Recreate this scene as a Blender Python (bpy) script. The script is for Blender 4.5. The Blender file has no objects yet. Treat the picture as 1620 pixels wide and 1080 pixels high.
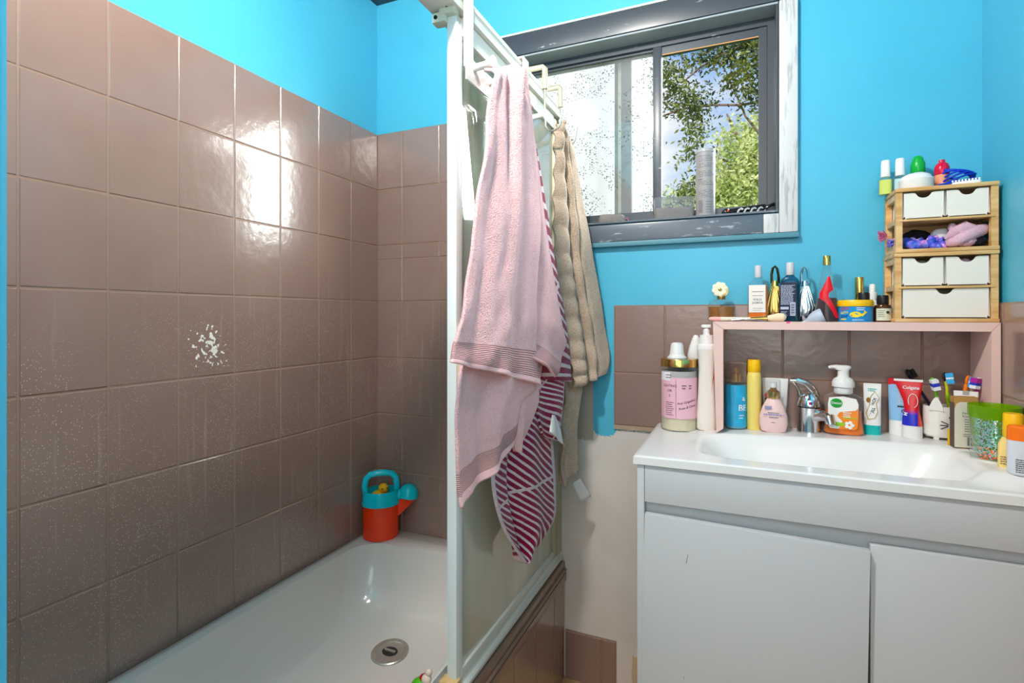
import bpy, bmesh, math, random
from mathutils import Vector, Matrix, noise
random.seed(7)
PI = math.pi
SC = bpy.context.scene
COL = SC.collection
# ------------------------------------------------------------------ camera numbers (measured from the tiling: 150 x 200 mm tiles)
F, CX, HY = 833.5, 810.0, 500.0
CAM = Vector((1.2045, -1.5567, 1.11))
YAW = math.atan2(360, F)
CS, SN = math.cos(YAW), math.sin(YAW)
def ray(px, py):
    u = (px - CX) / F
    return Vector((u * CS - SN, u * SN + CS, (HY - py) / F))
def on_y(px, py, y):
    r = ray(px, py); return CAM + r * ((y - CAM.y) / r.y)
def on_x(px, py, x):
    r = ray(px, py); return CAM + r * ((x - CAM.x) / r.x)
def on_z(px, py, z):
    r = ray(px, py); return CAM + r * ((z - CAM.z) / r.z)
def spot(px, y):                      # x and metres per pixel for a thing standing at depth y
    r = ray(px, HY); k = (y - CAM.y) / r.y
    return CAM.x + r.x * k, k / F
def facing(x, y):
    return math.atan2(CAM.x - x, -(CAM.y - y))

# ------------------------------------------------------------------ materials
def srgb(r, g, b):
    f = lambda c: (c / 255 / 12.92) if c / 255 <= .04045 else ((c / 255 + .055) / 1.055) ** 2.4
    return (f(r), f(g), f(b), 1)
MATS = {}
def new_mat(name):
    m = bpy.data.materials.new(name); m.use_nodes = True
    nt = m.node_tree
    return m, nt, nt.nodes['Principled BSDF']
def M(name, col=(200, 200, 200), rough=.5, metal=0, spec=.36, trans=0, ior=1.45, coat=0, var=0, scale=30, bump=0, bscale=60, alpha=1, sss=0):
    if name in MATS: return MATS[name]
    m, nt, b = new_mat(name)
    b.inputs['Base Color'].default_value = srgb(*col)
    b.inputs['Roughness'].default_value = rough
    b.inputs['Metallic'].default_value = metal
    b.inputs['Specular IOR Level'].default_value = spec
    b.inputs['Transmission Weight'].default_value = trans
    b.inputs['IOR'].default_value = ior
    b.inputs['Coat Weight'].default_value = coat
    b.inputs['Alpha'].default_value = alpha
    if sss:
        b.inputs['Subsurface Weight'].default_value = sss
        b.inputs['Subsurface Radius'].default_value = (.01, .008, .006)
    tc = nt.nodes.new('ShaderNodeTexCoord')
    if var:
        n = nt.nodes.new('ShaderNodeTexNoise'); n.inputs['Scale'].default_value = scale; n.inputs['Detail'].default_value = 4
        mx = nt.nodes.new('ShaderNodeMix'); mx.data_type = 'RGBA'
        c = srgb(*col)
        mx.inputs['A'].default_value = tuple(max(0, v * (1 - var)) for v in c[:3]) + (1,)
        mx.inputs['B'].default_value = tuple(min(1, v * (1 + var)) for v in c[:3]) + (1,)
        nt.links.new(tc.outputs['Object'], n.inputs['Vector'])
        nt.links.new(n.outputs['Fac'], mx.inputs['Factor'])
        nt.links.new(mx.outputs['Result'], b.inputs['Base Color'])
    if bump:
        n2 = nt.nodes.new('ShaderNodeTexNoise'); n2.inputs['Scale'].default_value = bscale; n2.inputs['Detail'].default_value = 3
        bp = nt.nodes.new('ShaderNodeBump'); bp.inputs['Strength'].default_value = bump; bp.inputs['Distance'].default_value = .004
        nt.links.new(tc.outputs['Object'], n2.inputs['Vector'])
        nt.links.new(n2.outputs['Fac'], bp.inputs['Height'])
        nt.links.new(bp.outputs['Normal'], b.inputs['Normal'])
    MATS[name] = m
    return m
class NG:                             # tiny node helper
    def __init__(s, m): s.nt = m.node_tree
    def n(s, t, **k):
        x = s.nt.nodes.new('ShaderNode' + t)
        for a, v in k.items():
            if a.startswith('_'): setattr(x, a[1:], v)
            else: x.inputs[a.replace('__', ' ')].default_value = v
        return x
    def l(s, a, b): s.nt.links.new(a, b)
    def math(s, op, a, b=0.0, clamp=False):
        x = s.nt.nodes.new('ShaderNodeMath'); x.operation = op; x.use_clamp = clamp
        for i, v in enumerate((a, b)):
            if hasattr(v, 'is_linked'): s.l(v, x.inputs[i])
            else: x.inputs[i].default_value = v
        return x.outputs[0]
    def ramp(s, v, a, b):             # smooth 0..1 between a and b
        x = s.nt.nodes.new('ShaderNodeMapRange'); x.interpolation_type = 'SMOOTHSTEP'
        s.l(v, x.inputs['Value']); x.inputs['From Min'].default_value = a; x.inputs['From Max'].default_value = b
        return x.outputs['Result']
    def mix(s, f, a, b):
        x = s.nt.nodes.new('ShaderNodeMix'); x.data_type = 'RGBA'
        for key, v in (('Factor', f), ('A', a), ('B', b)):
            if hasattr(v, 'is_linked'): s.l(v, x.inputs[key])
            else: x.inputs[key].default_value = v
        return x.outputs['Result']

def wall_paint(name, split):
    m, nt, b = new_mat(name); g = NG(m)
    geo = g.n('NewGeometry'); sep = g.n('SeparateXYZ'); g.l(geo.outputs['Position'], sep.inputs[0])
    x, z = sep.outputs['X'], sep.outputs['Z']
    nz = g.n('TexNoise', Scale=5.0, Detail=3.0); g.l(geo.outputs['Position'], nz.inputs['Vector'])
    blue = g.mix(nz.outputs['Fac'], srgb(70, 174, 206), srgb(86, 183, 212))
    colr = blue
    if split:
        nb = g.n('TexNoise', Scale=160.0, Detail=2.0); g.l(geo.outputs['Position'], nb.inputs['Vector'])
        j = g.math('MULTIPLY', g.math('SUBTRACT', nb.outputs['Fac'], .5), .022)
        zz = g.math('ADD', z, j); xx = g.math('ADD', x, g.math('MULTIPLY', j, .6))
        # brush tongue of blue beside the tiles, bare plaster elsewhere below the strip
        ton = g.math('MULTIPLY', g.math('GREATER_THAN', xx, .799), g.math('LESS_THAN', x, .872))
        dx = g.math('DIVIDE', g.math('SUBTRACT', x, .834), .036)
        low = g.math('ADD', .752, g.math('MULTIPLY', g.math('POWER', g.math('ABSOLUTE', dx), 4.0), .02))
        lim = g.math('ADD', g.math('MULTIPLY', ton, low), g.math('MULTIPLY', g.math('SUBTRACT', 1.0, ton), g.math('ADD', .775, g.math('MULTIPLY', g.math('LESS_THAN', x, .80), .2))))
        isb = g.math('GREATER_THAN', zz, lim)
        pl = g.mix(g.ramp(nz.outputs['Fac'], .35, .7), srgb(224, 217, 211), srgb(214, 206, 199))
        # bare timber patch by the cabinet foot and the dark strip of old paint
        wood = g.math('MULTIPLY', g.math('GREATER_THAN', xx, .915), g.math('LESS_THAN', zz, .115))
        pl = g.mix(wood, pl, srgb(214, 182, 148))
        old = g.math('MULTIPLY', g.math('LESS_THAN', xx, .800), g.math('GREATER_THAN', zz, .735))
        pl = g.mix(old, pl, srgb(178, 166, 152))
        colr = g.mix(isb, pl, blue)
    g.l(colr, b.inputs['Base Color'])
    b.inputs['Roughness'].default_value = .38
    b.inputs['Specular IOR Level'].default_value = .4
    n2 = g.n('TexNoise', Scale=45.0, Detail=3.0); g.l(geo.outputs['Position'], n2.inputs['Vector'])
    bp = g.n('Bump', Strength=.12, Distance=.004); g.l(n2.outputs['Fac'], bp.inputs['Height']); g.l(bp.outputs['Normal'], b.inputs['Normal'])
    return m

def tile_paint(name, specks=True):
    m, nt, b = new_mat(name); g = NG(m)
    geo = g.n('NewGeometry'); pos = geo.outputs['Position']
    sep = g.n('SeparateXYZ'); g.l(pos, sep.inputs[0]); z = sep.outputs['Z']; y = sep.outputs['Y']
    nz = g.n('TexNoise', Scale=7.0, Detail=5.0); g.l(pos, nz.inputs['Vector'])
    base = g.mix(nz.outputs['Fac'], srgb(136, 108, 97), srgb(148, 120, 109))
    if specks:
        v = g.n('TexVoronoi', Scale=230.0); g.l(pos, v.inputs['Vector'])
        big = g.n('TexNoise', Scale=4.0, Detail=2.0); g.l(pos, big.inputs['Vector'])
        zone = g.math('MULTIPLY', g.ramp(z, 1.3, 1.05), g.ramp(big.outputs['Fac'], .25, .5))
        sel = g.n('SeparateXYZ'); g.l(v.outputs['Color'], sel.inputs[0])
        thr = g.math('MULTIPLY', g.math('MULTIPLY', sel.outputs['X'], .36), g.math('MULTIPLY', zone, g.math('GREATER_THAN', sel.outputs['Y'], .5)))
        sp = g.math('LESS_THAN', v.outputs['Distance'], thr)
        base = g.mix(g.math('MULTIPLY', sp, .5), base, srgb(214, 198, 184))
        # vertical limescale runs
        mp = g.n('Mapping'); mp.inputs['Scale'].default_value = (60, 60, 3.5); g.l(pos, mp.inputs['Vector'])
        st = g.n('TexNoise', Scale=1.0, Detail=3.0); g.l(mp.outputs['Vector'], st.inputs['Vector'])
        base = g.mix(g.math('MULTIPLY', g.math('MULTIPLY', g.ramp(st.outputs['Fac'], .6, .75), zone), .22), base, srgb(190, 170, 155))
        # chipped paint patch
        cpos = on_x(330, 546, 0.0)
        dist = g.n('VectorMath'); dist.operation = 'DISTANCE'; g.l(pos, dist.inputs[0]); dist.inputs[1].default_value = tuple(cpos)
        cn = g.n('TexNoise', Scale=100.0, Detail=2.0); g.l(pos, cn.inputs['Vector'])
        chip = g.math('GREATER_THAN', g.math('SUBTRACT', cn.outputs['Fac'], g.math('MULTIPLY', dist.outputs['Value'], 4.3)), .44)
        base = g.mix(chip, base, srgb(240, 232, 220))
    g.l(base, b.inputs['Base Color'])
    b.inputs['Roughness'].default_value = .22
    b.inputs['Specular IOR Level'].default_value = .55
    b.inputs['Coat Weight'].default_value = .6
    b.inputs['Coat Roughness'].default_value = .1
    n2 = g.n('TexNoise', Scale=42.0, Detail=4.0); g.l(pos, n2.inputs['Vector'])
    bp = g.n('Bump', Strength=.21, Distance=.003); g.l(n2.outputs['Fac'], bp.inputs['Height'])
    g.l(bp.outputs['Normal'], b.inputs['Normal']); g.l(bp.outputs['Normal'], b.inputs['Coat Normal'])
    return m

def chipped(name, base, chip, amount, scale=(3, 3, 3), rough=.35):
    m, nt, b = new_mat(name); g = NG(m)
    geo = g.n('NewGeometry')
    mp = g.n('Mapping'); mp.inputs['Scale'].default_value = scale; g.l(geo.outputs['Position'], mp.inputs['Vector'])
    n = g.n('TexNoise', Scale=6.0, Detail=6.0, Roughness=.7); g.l(mp.outputs['Vector'], n.inputs['Vector'])
    g.l(g.mix(g.ramp(n.outputs['Fac'], amount, amount + .1), srgb(*base), srgb(*chip)), b.inputs['Base Color'])
    b.inputs['Roughness'].default_value = rough
    return m

def terry(name, col, dark, stripes=None, band=None, rib=False, bump=1.0):
    """towelling: UV u across, v down the cloth"""
    m, nt, b = new_mat(name); g = NG(m)
    tc = g.n('TexCoord'); uv = g.n('SeparateXYZ'); g.l(tc.outputs['UV'], uv.inputs[0])
    u, v = uv.outputs['X'], uv.outputs['Y']
    n = g.n('TexNoise', Scale=420.0, Detail=2.0); g.l(tc.outputs['Object'], n.inputs['Vector'])
    n3 = g.n('TexNoise', Scale=60.0, Detail=3.0); g.l(tc.outputs['Object'], n3.inputs['Vector'])
    f = g.math('ADD', g.ramp(n.outputs['Fac'], .2, .6), g.math('MULTIPLY', g.math('SUBTRACT', n3.outputs['Fac'], .5), .8), True)
    c = g.mix(f, srgb(*dark), srgb(*col))
    if stripes:
        freq, c2, c2d = stripes
        jit = g.math('MULTIPLY', g.math('SUBTRACT', n3.outputs['Fac'], .5), .12)
        ph = g.math('FRACT', g.math('ADD', g.math('MULTIPLY', v, freq), jit))
        isst = g.math('LESS_THAN', ph, .62)
        seam = g.math('LESS_THAN', g.math('FRACT', g.math('ADD', g.math('MULTIPLY', v, 2.6), g.math('MULTIPLY', u, 1.15))), .035)
        isst = g.math('MULTIPLY', isst, g.math('SUBTRACT', 1.0, seam))
        edge = g.math('MULTIPLY', g.math('GREATER_THAN', v, .035), g.math('LESS_THAN', v, .955))
        edge = g.math('MULTIPLY', edge, g.math('MULTIPLY', g.math('GREATER_THAN', u, .04), g.math('LESS_THAN', u, .93)))
        isst = g.math('MULTIPLY', isst, edge)
        c = g.mix(isst, c, g.mix(f, srgb(*c2d), srgb(*c2)))
    hgt = g.math('ADD', n.outputs['Fac'], 0.0)
    if band:
        v0, v1, cnt = band
        inb = g.math('MULTIPLY', g.math('GREATER_THAN', v, v0), g.math('LESS_THAN', v, v1))
        w = g.math('SINE', g.math('MULTIPLY', v, cnt * 6.283))
        hem = g.math('GREATER_THAN', v, v0)
        c = g.mix(hem, c, g.mix(.5, srgb(*col), c))
        c = g.mix(g.math('MULTIPLY', inb, g.ramp(w, .2, -.6)), c, srgb(*dark))
        hgt = g.math('ADD', g.math('MULTIPLY', hgt, g.math('SUBTRACT', 1.0, hem)), g.math('MULTIPLY', g.math('MULTIPLY', w, .5), inb))
    g.l(c, b.inputs['Base Color'])
    b.inputs['Roughness'].default_value = .95
    b.inputs['Specular IOR Level'].default_value = .1
    b.inputs['Sheen Weight'].default_value = .25
    bp = g.n('Bump', Strength=bump, Distance=.003); g.l(hgt, bp.inputs['Height']); g.l(bp.outputs['Normal'], b.inputs['Normal'])
    return m

def thin_glass(name, tint, r0, refl, scum=0.0, scumcol=(215, 215, 205), specks=False, rough=.0):
    """a pane: part clear, part mirror-like at a slant, part dirt film"""
    m = bpy.data.materials.new(name); m.use_nodes = True; nt = m.node_tree
    nt.nodes.remove(nt.nodes['Principled BSDF']); g = NG(m); out = nt.nodes['Material Output']
    tr = g.n('BsdfTransparent', Color=srgb(*tint)); gl = g.n('BsdfGlossy', Roughness=rough); gl.inputs['Color'].default_value = (1, 1, 1, 1)
    df = g.n('BsdfDiffuse', Color=srgb(*scumcol)); tl = g.n('BsdfTranslucent', Color=srgb(*scumcol))
    geo = g.n('NewGeometry'); pos = geo.outputs['Position']
    half = g.n('MixShader'); half.inputs[0].default_value = .6
    g.l(df.outputs[0], half.inputs[1]); g.l(tl.outputs[0], half.inputs[2])
    mp = g.n('Mapping'); mp.inputs['Scale'].default_value = (9, 9, 1.6); g.l(pos, mp.inputs['Vector'])
    n = g.n('TexNoise', Scale=1.0, Detail=3.0); g.l(mp.outputs['Vector'], n.inputs['Vector'])
    sz_ = g.n('SeparateXYZ'); g.l(pos, sz_.inputs[0])
    low = g.math('MULTIPLY', g.ramp(sz_.outputs['Z'], 1.3, .5), .28 if scum > .3 else 0.0)
    a = g.n('MixShader'); g.l(g.math('ADD', g.math('MULTIPLY', g.math('ADD', n.outputs['Fac'], .5), scum), low, True), a.inputs[0])
    g.l(tr.outputs[0], a.inputs[1]); g.l(half.outputs[0], a.inputs[2])
    lw = g.n('LayerWeight', Blend=.5)
    fr = g.math('ADD', g.math('MULTIPLY', g.math('POWER', lw.outputs['Facing'], 3.0), refl), r0, True)
    c = g.n('MixShader'); g.l(fr, c.inputs[0]); g.l(a.outputs[0], c.inputs[1]); g.l(gl.outputs[0], c.inputs[2])
    last = c
    if specks:
        v = g.n('TexVoronoi', Scale=150.0); g.l(pos, v.inputs['Vector'])
        bn = g.n('TexNoise', Scale=14.0, Detail=3.0); g.l(pos, bn.inputs['Vector'])
        s = g.n('SeparateXYZ'); g.l(v.outputs['Color'], s.inputs[0])
        sp = g.math('LESS_THAN', v.outputs['Distance'], g.math('MULTIPLY', g.math('MULTIPLY', s.outputs['X'], .40), g.ramp(bn.outputs['Fac'], .36, .56)))
        dk = g.n('BsdfDiffuse', Color=srgb(70, 74, 74))
        d = g.n('MixShader'); g.l(g.math('MULTIPLY', sp, .8), d.inputs[0]); g.l(last.outputs[0], d.inputs[1]); g.l(dk.outputs[0], d.inputs[2])
        last = d
    g.l(last.outputs[0], out.inputs[0])
    return m

def clearish(name, tint, opac, rough=.08, body=None):
    """cheap clear plastic or bottle glass: tinted see-through with gloss and a little body colour"""
    if name in MATS: return MATS[name]
    m = bpy.data.materials.new(name); m.use_nodes = True; nt = m.node_tree
    p = nt.nodes['Principled BSDF']; g = NG(m); out = nt.nodes['Material Output']
    p.inputs['Base Color'].default_value = srgb(*(body or tint)); p.inputs['Roughness'].default_value = rough
    p.inputs['Specular IOR Level'].default_value = .7
    tr = g.n('BsdfTransparent', Color=srgb(*tint))
    lw = g.n('LayerWeight', Blend=.35)
    f = g.math('ADD', g.math('MULTIPLY', lw.outputs['Facing'], .36), opac, True)
    x = g.n('MixShader'); g.l(f, x.inputs[0]); g.l(tr.outputs[0], x.inputs[1]); g.l(p.outputs[0], x.inputs[2])
    g.l(x.outputs[0], out.inputs[0]); MATS[name] = m
    return m

# ------------------------------------------------------------------ mesh building
class MB:
    def __init__(s): s.v, s.f, s.uv = [], [], {}
    def add(s, vs, fs, T=None):
        b = len(s.v)
        s.v += [tuple(T @ Vector(p)) if T else tuple(p) for p in vs]
        s.f += [tuple(b + i for i in f) for f in fs]
        return s
    def box(s, x0, x1, y0, y1, z0, z1, bev=0, T=None):
        if bev:
            bm = bmesh.new(); bmesh.ops.create_cube(bm, size=1)
            for v in bm.verts: v.co = Vector(((x0 + x1) / 2 + v.co.x * (x1 - x0), (y0 + y1) / 2 + v.co.y * (y1 - y0), (z0 + z1) / 2 + v.co.z * (z1 - z0)))
            bmesh.ops.bevel(bm, geom=bm.edges[:], offset=bev, segments=2, affect='EDGES', profile=.6)
            bm.verts.index_update()
            s.add([v.co[:] for v in bm.verts], [[v.index for v in f.verts] for f in bm.faces], T); bm.free(); return s
        vs = [(x, y, z) for x in (x0, x1) for y in (y0, y1) for z in (z0, z1)]
        return s.add(vs, [(0, 1, 3, 2), (4, 6, 7, 5), (0, 4, 5, 1), (2, 3, 7, 6), (0, 2, 6, 4), (1, 5, 7, 3)], T)
    def lathe(s, prof, seg=32, sx=1, sy=1, T=None, cap=True):
        vs, fs = [], []
        for r, z in prof:
            for i in range(seg):
                a = 2 * PI * i / seg; vs.append((r * sx * math.cos(a), r * sy * math.sin(a), z))
        for j in range(len(prof) - 1):
            for i in range(seg):
                k = (i + 1) % seg; fs.append((j * seg + i, j * seg + k, (j + 1) * seg + k, (j + 1) * seg + i))
        if cap:
            fs.append(tuple(range(seg - 1, -1, -1))); n = (len(prof) - 1) * seg; fs.append(tuple(range(n, n + seg)))
        return s.add(vs, fs, T)
    def rloft(s, secs, seg=40, T=None):     # sections (z, half width, half depth, exponent[, dx])
        vs, fs = [], []
        for sec in secs:
            z, hw, hd, e = sec[:4]; dx = sec[4] if len(sec) > 4 else 0
            for i in range(seg):
                a = 2 * PI * i / seg; c, n = math.cos(a), math.sin(a)
                vs.append((dx + hw * math.copysign(abs(c) ** (2 / e), c), hd * math.copysign(abs(n) ** (2 / e), n), z))
        for j in range(len(secs) - 1):
            for i in range(seg):
                k = (i + 1) % seg; fs.append((j * seg + i, j * seg + k, (j + 1) * seg + k, (j + 1) * seg + i))
        fs.append(tuple(range(seg - 1, -1, -1))); n = (len(secs) - 1) * seg; fs.append(tuple(range(n, n + seg)))
        return s.add(vs, fs, T)
    def tube(s, pts, r, seg=10, closed=False, T=None, rs=None, flat=1.0):
        P = [Vector(p) for p in pts]; n = len(P); vs, fs = [], []
        up = Vector((0, 0, 1)); prev = None
        for i, p in enumerate(P):
            d = (P[(i + 1) % n] - P[i - 1]) if closed else (P[min(i + 1, n - 1)] - P[max(i - 1, 0)])
            d = d.normalized() if d.length > 1e-9 else Vector((0, 0, 1))
            if prev is None:
                prev = d.orthogonal().normalized() if abs(d.z) > .95 else d.cross(up).normalized()
            a = (prev - d * prev.dot(d)); a = a.normalized() if a.length > 1e-6 else d.orthogonal().normalized()
            b = d.cross(a); prev = a; rr = rs[i] if rs else r
            for k in range(seg):
                t = 2 * PI * k / seg; vs.append(tuple(p + a * (rr * math.cos(t)) + b * (rr * flat * math.sin(t))))
        m = n if closed else n - 1
        for i in range(m):
            for k in range(seg):
                q = (k + 1) % seg; j = (i + 1) % n
                fs.append((i * seg + k, i * seg + q, j * seg + q, j * seg + k))
        if not closed:
            fs.append(tuple(range(seg - 1, -1, -1))); fs.append(tuple(range((n - 1) * seg, n * seg)))
        return s.add(vs, fs, T)
    def ball(s, c, r, sx=1, sy=1, sz=1, seg=20, T=None):
        pr = [(max(1e-4, math.sin(PI * i / 12)) * r, -math.cos(PI * i / 12) * r) for i in range(13)]
        vs, fs = [], []
        t = MB().lathe(pr, seg)
        return s.add([(c[0] + v[0] * sx, c[1] + v[1] * sy, c[2] + v[2] * sz) for v in t.v], t.f, T)
    def prism(s, poly, y0, y1, T=None):     # outline in x,z pushed through y
        n = len(poly); vs = [(x, y0, z) for x, z in poly] + [(x, y1, z) for x, z in poly]
        fs = [tuple(range(n)), tuple(range(2 * n - 1, n - 1, -1))] + [(i, i + n, (i + 1) % n + n, (i + 1) % n) for i in range(n)]
        return s.add(vs, fs, T)
    def cyl_patch(s, r, a0, a1, z0, z1, n=16, sx=1, sy=1, T=None):   # label skin, angle 0 faces front (-y), plus to the viewer's right
        vs, fs = [], []
        for i in range(n + 1):
            a = a0 + (a1 - a0) * i / n
            for z in (z0, z1): vs.append((r * sx * math.sin(a), -r * sy * math.cos(a), z))
        for i in range(n): fs.append((2 * i, 2 * i + 2, 2 * i + 3, 2 * i + 1))
        return s.add(vs, fs, T)
    def text(s, body, size, x, z, y=0, r=None, spacing=1, T=None, align='CENTER', rot=0, shear=0, a_off=0):
        cu = bpy.data.curves.new('lettering', 'FONT'); cu.body = body; cu.size = size; cu.align_x = align; cu.align_y = 'CENTER'
        cu.shear = shear; cu.resolution_u = 3; cu.offset = size * .012
        o = bpy.data.objects.new('lettering', cu); COL.objects.link(o)
        bpy.context.view_layer.update()
        me = bpy.data.meshes.new_from_object(o.evaluated_get(bpy.context.evaluated_depsgraph_get()))
        vs = []
        for v in me.vertices:
            tx, tz = v.co.x, v.co.y
            tx, tz = tx * math.cos(rot) - tz * math.sin(rot), tx * math.sin(rot) + tz * math.cos(rot)
            tx += x; tz += z
            if r: vs.append((r * math.sin(tx / r + a_off), -r * math.cos(tx / r + a_off), tz))
            else: vs.append((tx, y, tz))
        s.add(vs, [tuple(p.vertices) for p in me.polygons], T)
        bpy.data.objects.remove(o); bpy.data.meshes.remove(me); bpy.data.curves.remove(cu)
        return s
    def bars(s, rows, x0, x1, z0, dz, h, y=0, r=None, T=None, a_off=0, seed=1):   # lines of print too fine to read
        rd = random.Random(seed)
        for i in range(rows):
            x = x0; end = x1 - rd.random() * (x1 - x0) * .25
            while x < end:
                w = min(end - x, (x1 - x0) * (.06 + rd.random() * .16)); z = z0 - i * dz
                P = [(x, z), (x + w, z), (x + w, z + h), (x, z + h)]
                if r: vs = [(r * math.sin(a / r + a_off), -r * math.cos(a / r + a_off), b) for a, b in P]
                else: vs = [(a, y, b) for a, b in P]
                s.add(vs, [(0, 1, 2, 3)], T); x += w + (x1 - x0) * .03
        return s
    def build(s, name, mat, parent=None, smooth=35, loc=None, rotz=0):
        me = bpy.data.meshes.new(name); me.from_pydata(s.v, [], s.f); me.validate(); me.update()
        bm = bmesh.new(); bm.from_mesh(me); bmesh.ops.recalc_face_normals(bm, faces=bm.faces[:]); bm.to_mesh(me); bm.free()
        if smooth:
            for p in me.polygons: p.use_smooth = True
            me.set_sharp_from_angle(angle=math.radians(smooth))
        me.materials.append(mat)
        o = bpy.data.objects.new(name, me); COL.objects.link(o)
        if parent: o.parent = parent
        if loc is not None: o.location = loc
        o.rotation_euler.z = rotz
        return o
def tag(o, label, cat, group=None):
    o['label'] = label; o['category'] = cat
    if group: o['group'] = group
    return o
def thing(name, label, cat, loc=(0, 0, 0), rotz=0, group=None):
    o = bpy.data.objects.new(name, None); COL.objects.link(o); o.empty_display_size = .02
    o.location = loc; o.rotation_euler = (0, 0, rotz)
    return tag(o, label, cat, group)
def struct(o): o['kind'] = 'structure'; return o

BLUE = wall_paint('blue_wall_paint', False); BLUEW = wall_paint('blue_wall_paint_over_bare_plaster', True)
TILE = tile_paint('brown_painted_tile'); TILEP = tile_paint('brown_painted_tile_plain', False)
GROUT = M('brown_painted_grout', (146, 117, 100), .4, var=.12, scale=40)
WHITEP = M('white_gloss_paint', (225, 224, 222), .3, var=.03, scale=8)
SLATE = chipped('slate_window_paint', (66, 72, 80), (200, 200, 198), .63, (3, 3, 12), .32)
SLATE2 = chipped('slate_sill_paint', (88, 98, 110), (176, 184, 190), .58, (3, 3, 14), .3)
TRIMW = chipped('scraped_white_trim', (208, 205, 204), (172, 172, 175), .52, (14, 14, 1.2), .5)

# ------------------------------------------------------------------ the room
RW, RB, RH = 1.722, -2.35, 2.232
b = MB().box(-.12, 0, RB - .1, .12, -.1, RH + .1); wl = struct(b.build('wall_left', BLUE, smooth=0))
b = MB().box(RW, RW + .12, RB - .1, .12, -.1, RH + .1); wr = struct(b.build('wall_right', BLUE, smooth=0))
WX0, WX1, WZ0, WZ1 = .42, 1.297, 1.383, 1.932
b = MB().box(0, WX0, 0, .1, 0, RH).box(WX1, RW, 0, .1, 0, RH).box(WX0, WX1, 0, .1, 0, WZ0).box(WX0, WX1, 0, .1, WZ1, RH)
wb = struct(b.build('wall_back', BLUEW, smooth=0))
b = MB().box(0, RW, RB - .1, RB, 0, RH); struct(b.build('wall_front', WHITEP, smooth=0))
b = MB().box(0, .7285, -1.46, -1.355, 0, RH, .004); struct(b.build('wall_nib', BLUE, smooth=0))
FLOOR = M('tan_vinyl_floor', (196, 160, 112), .25, var=.15, scale=12, bump=.1, bscale=30)
b = MB().box(0, RW, RB, 0, -.1, 0); struct(b.build('floor', FLOOR, smooth=0))
b = MB().box(0, RW, RB, 0, RH, RH + .1); struct(b.build('ceiling', M('dark_ceiling_paint', (62, 70, 80), .5), smooth=0))

def tile_field(parent, name, origin, U, N, us, zs, gap=.0012, th=.007, mat=TILE):
    """tiles between joint lines us (metres along U) and zs; raised faces with an eased edge over a grout bed"""
    O, U, N = Vector(origin), Vector(U), Vector(N); t = MB(); gb = MB()
    P = lambda u, z, d: tuple(O + U * u + N * d + Vector((0, 0, z)))
    u0, u1, z0, z1 = us[0], us[-1], zs[0], zs[-1]
    gb.add([P(u, z, d) for u in (u0, u1) for z in (z0, z1) for d in (0, th - .0014)],
           [(0, 1, 3, 2), (4, 6, 7, 5), (0, 4, 5, 1), (2, 3, 7, 6), (0, 2, 6, 4), (1, 5, 7, 3)])
    rd = random.Random(len(us) * 7 + len(zs))
    for i in range(len(us) - 1):
        for j in range(len(zs) - 1):
            a, bb, c, d = us[i] + gap, us[i + 1] - gap, zs[j] + gap, zs[j + 1] - gap
            if bb - a < .004 or d - c < .004: continue
            e = .0022; q = [rd.uniform(-.0005, .0005) for _ in range(4)]
            vs = [P(a, c, 0), P(bb, c, 0), P(bb, d, 0), P(a, d, 0),
                  P(a, c, th - .0018), P(bb, c, th - .0018), P(bb, d, th - .0018), P(a, d, th - .0018),
                  P(a + e, c + e, th + q[0]), P(bb - e, c + e, th + q[1]), P(bb - e, d - e, th + q[2]), P(a + e, d - e, th + q[3])]
            t.add(vs, [(0, 1, 5, 4), (1, 2, 6, 5), (2, 3, 7, 6), (3, 0, 4, 7), (4, 5, 9, 8), (5, 6, 10, 9), (6, 7, 11, 10), (7, 4, 8, 11), (8, 9, 10, 11)])
    o = t.build(name, mat, parent, smooth=0); g_ = gb.build('grout', GROUT, parent, smooth=0)
    return o
ZT = [.345, .5625, .7625, .9625, 1.1625, 1.3625, 1.5625, 1.7625]
tile_field(wl, 'wall_tiles', (0, 0, 0), (0, -1, 0), (1, 0, 0), [.0085] + [.148 * i for i in range(1, 10)] + [1.354], ZT)
tile_field(wb, 'wall_tiles', (0, 0, 0), (1, 0, 0), (0, -1, 0), [.0, .115, .265, .415, .565, .66], ZT[:5] + [1.312])
tile_field(wb, 'wall_tiles', (0, 0, 0), (1, 0, 0), (0, -1, 0), [.0, .115, .265, .360], [1.312] + ZT[5:])
US = [.8635, 1.0094, 1.1587, 1.308, 1.4573, 1.6066, 1.7135]
tile_field(wb, 'splashback_tiles', (0, 0, 0), (1, 0, 0), (0, -1, 0), US, [.789, .944, 1.142], mat=TILEP)
tile_field(wb, 'skirting_tiles', (0, 0, 0), (1, 0, 0), (0, -1, 0), [.7135, .826, .8695], [.0, .147], mat=TILEP)
tile_field(wr, 'wall_tiles', (RW, 0, 0), (0, -1, 0), (-1, 0, 0), [.0085, .128, .278, .428, .578, .728, .878, 1.03, 1.18, 1.33], [.0, .147, .345, .545, .745, .942, 1.139], mat=TILEP)
# raw edge under the splashback strip
b = MB().box(.8635, 1.0, -.006, 0, .777, .789).build('raw_edge', M('bare_plaster_edge', (170, 150, 128), .9, var=.3), wb)

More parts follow.
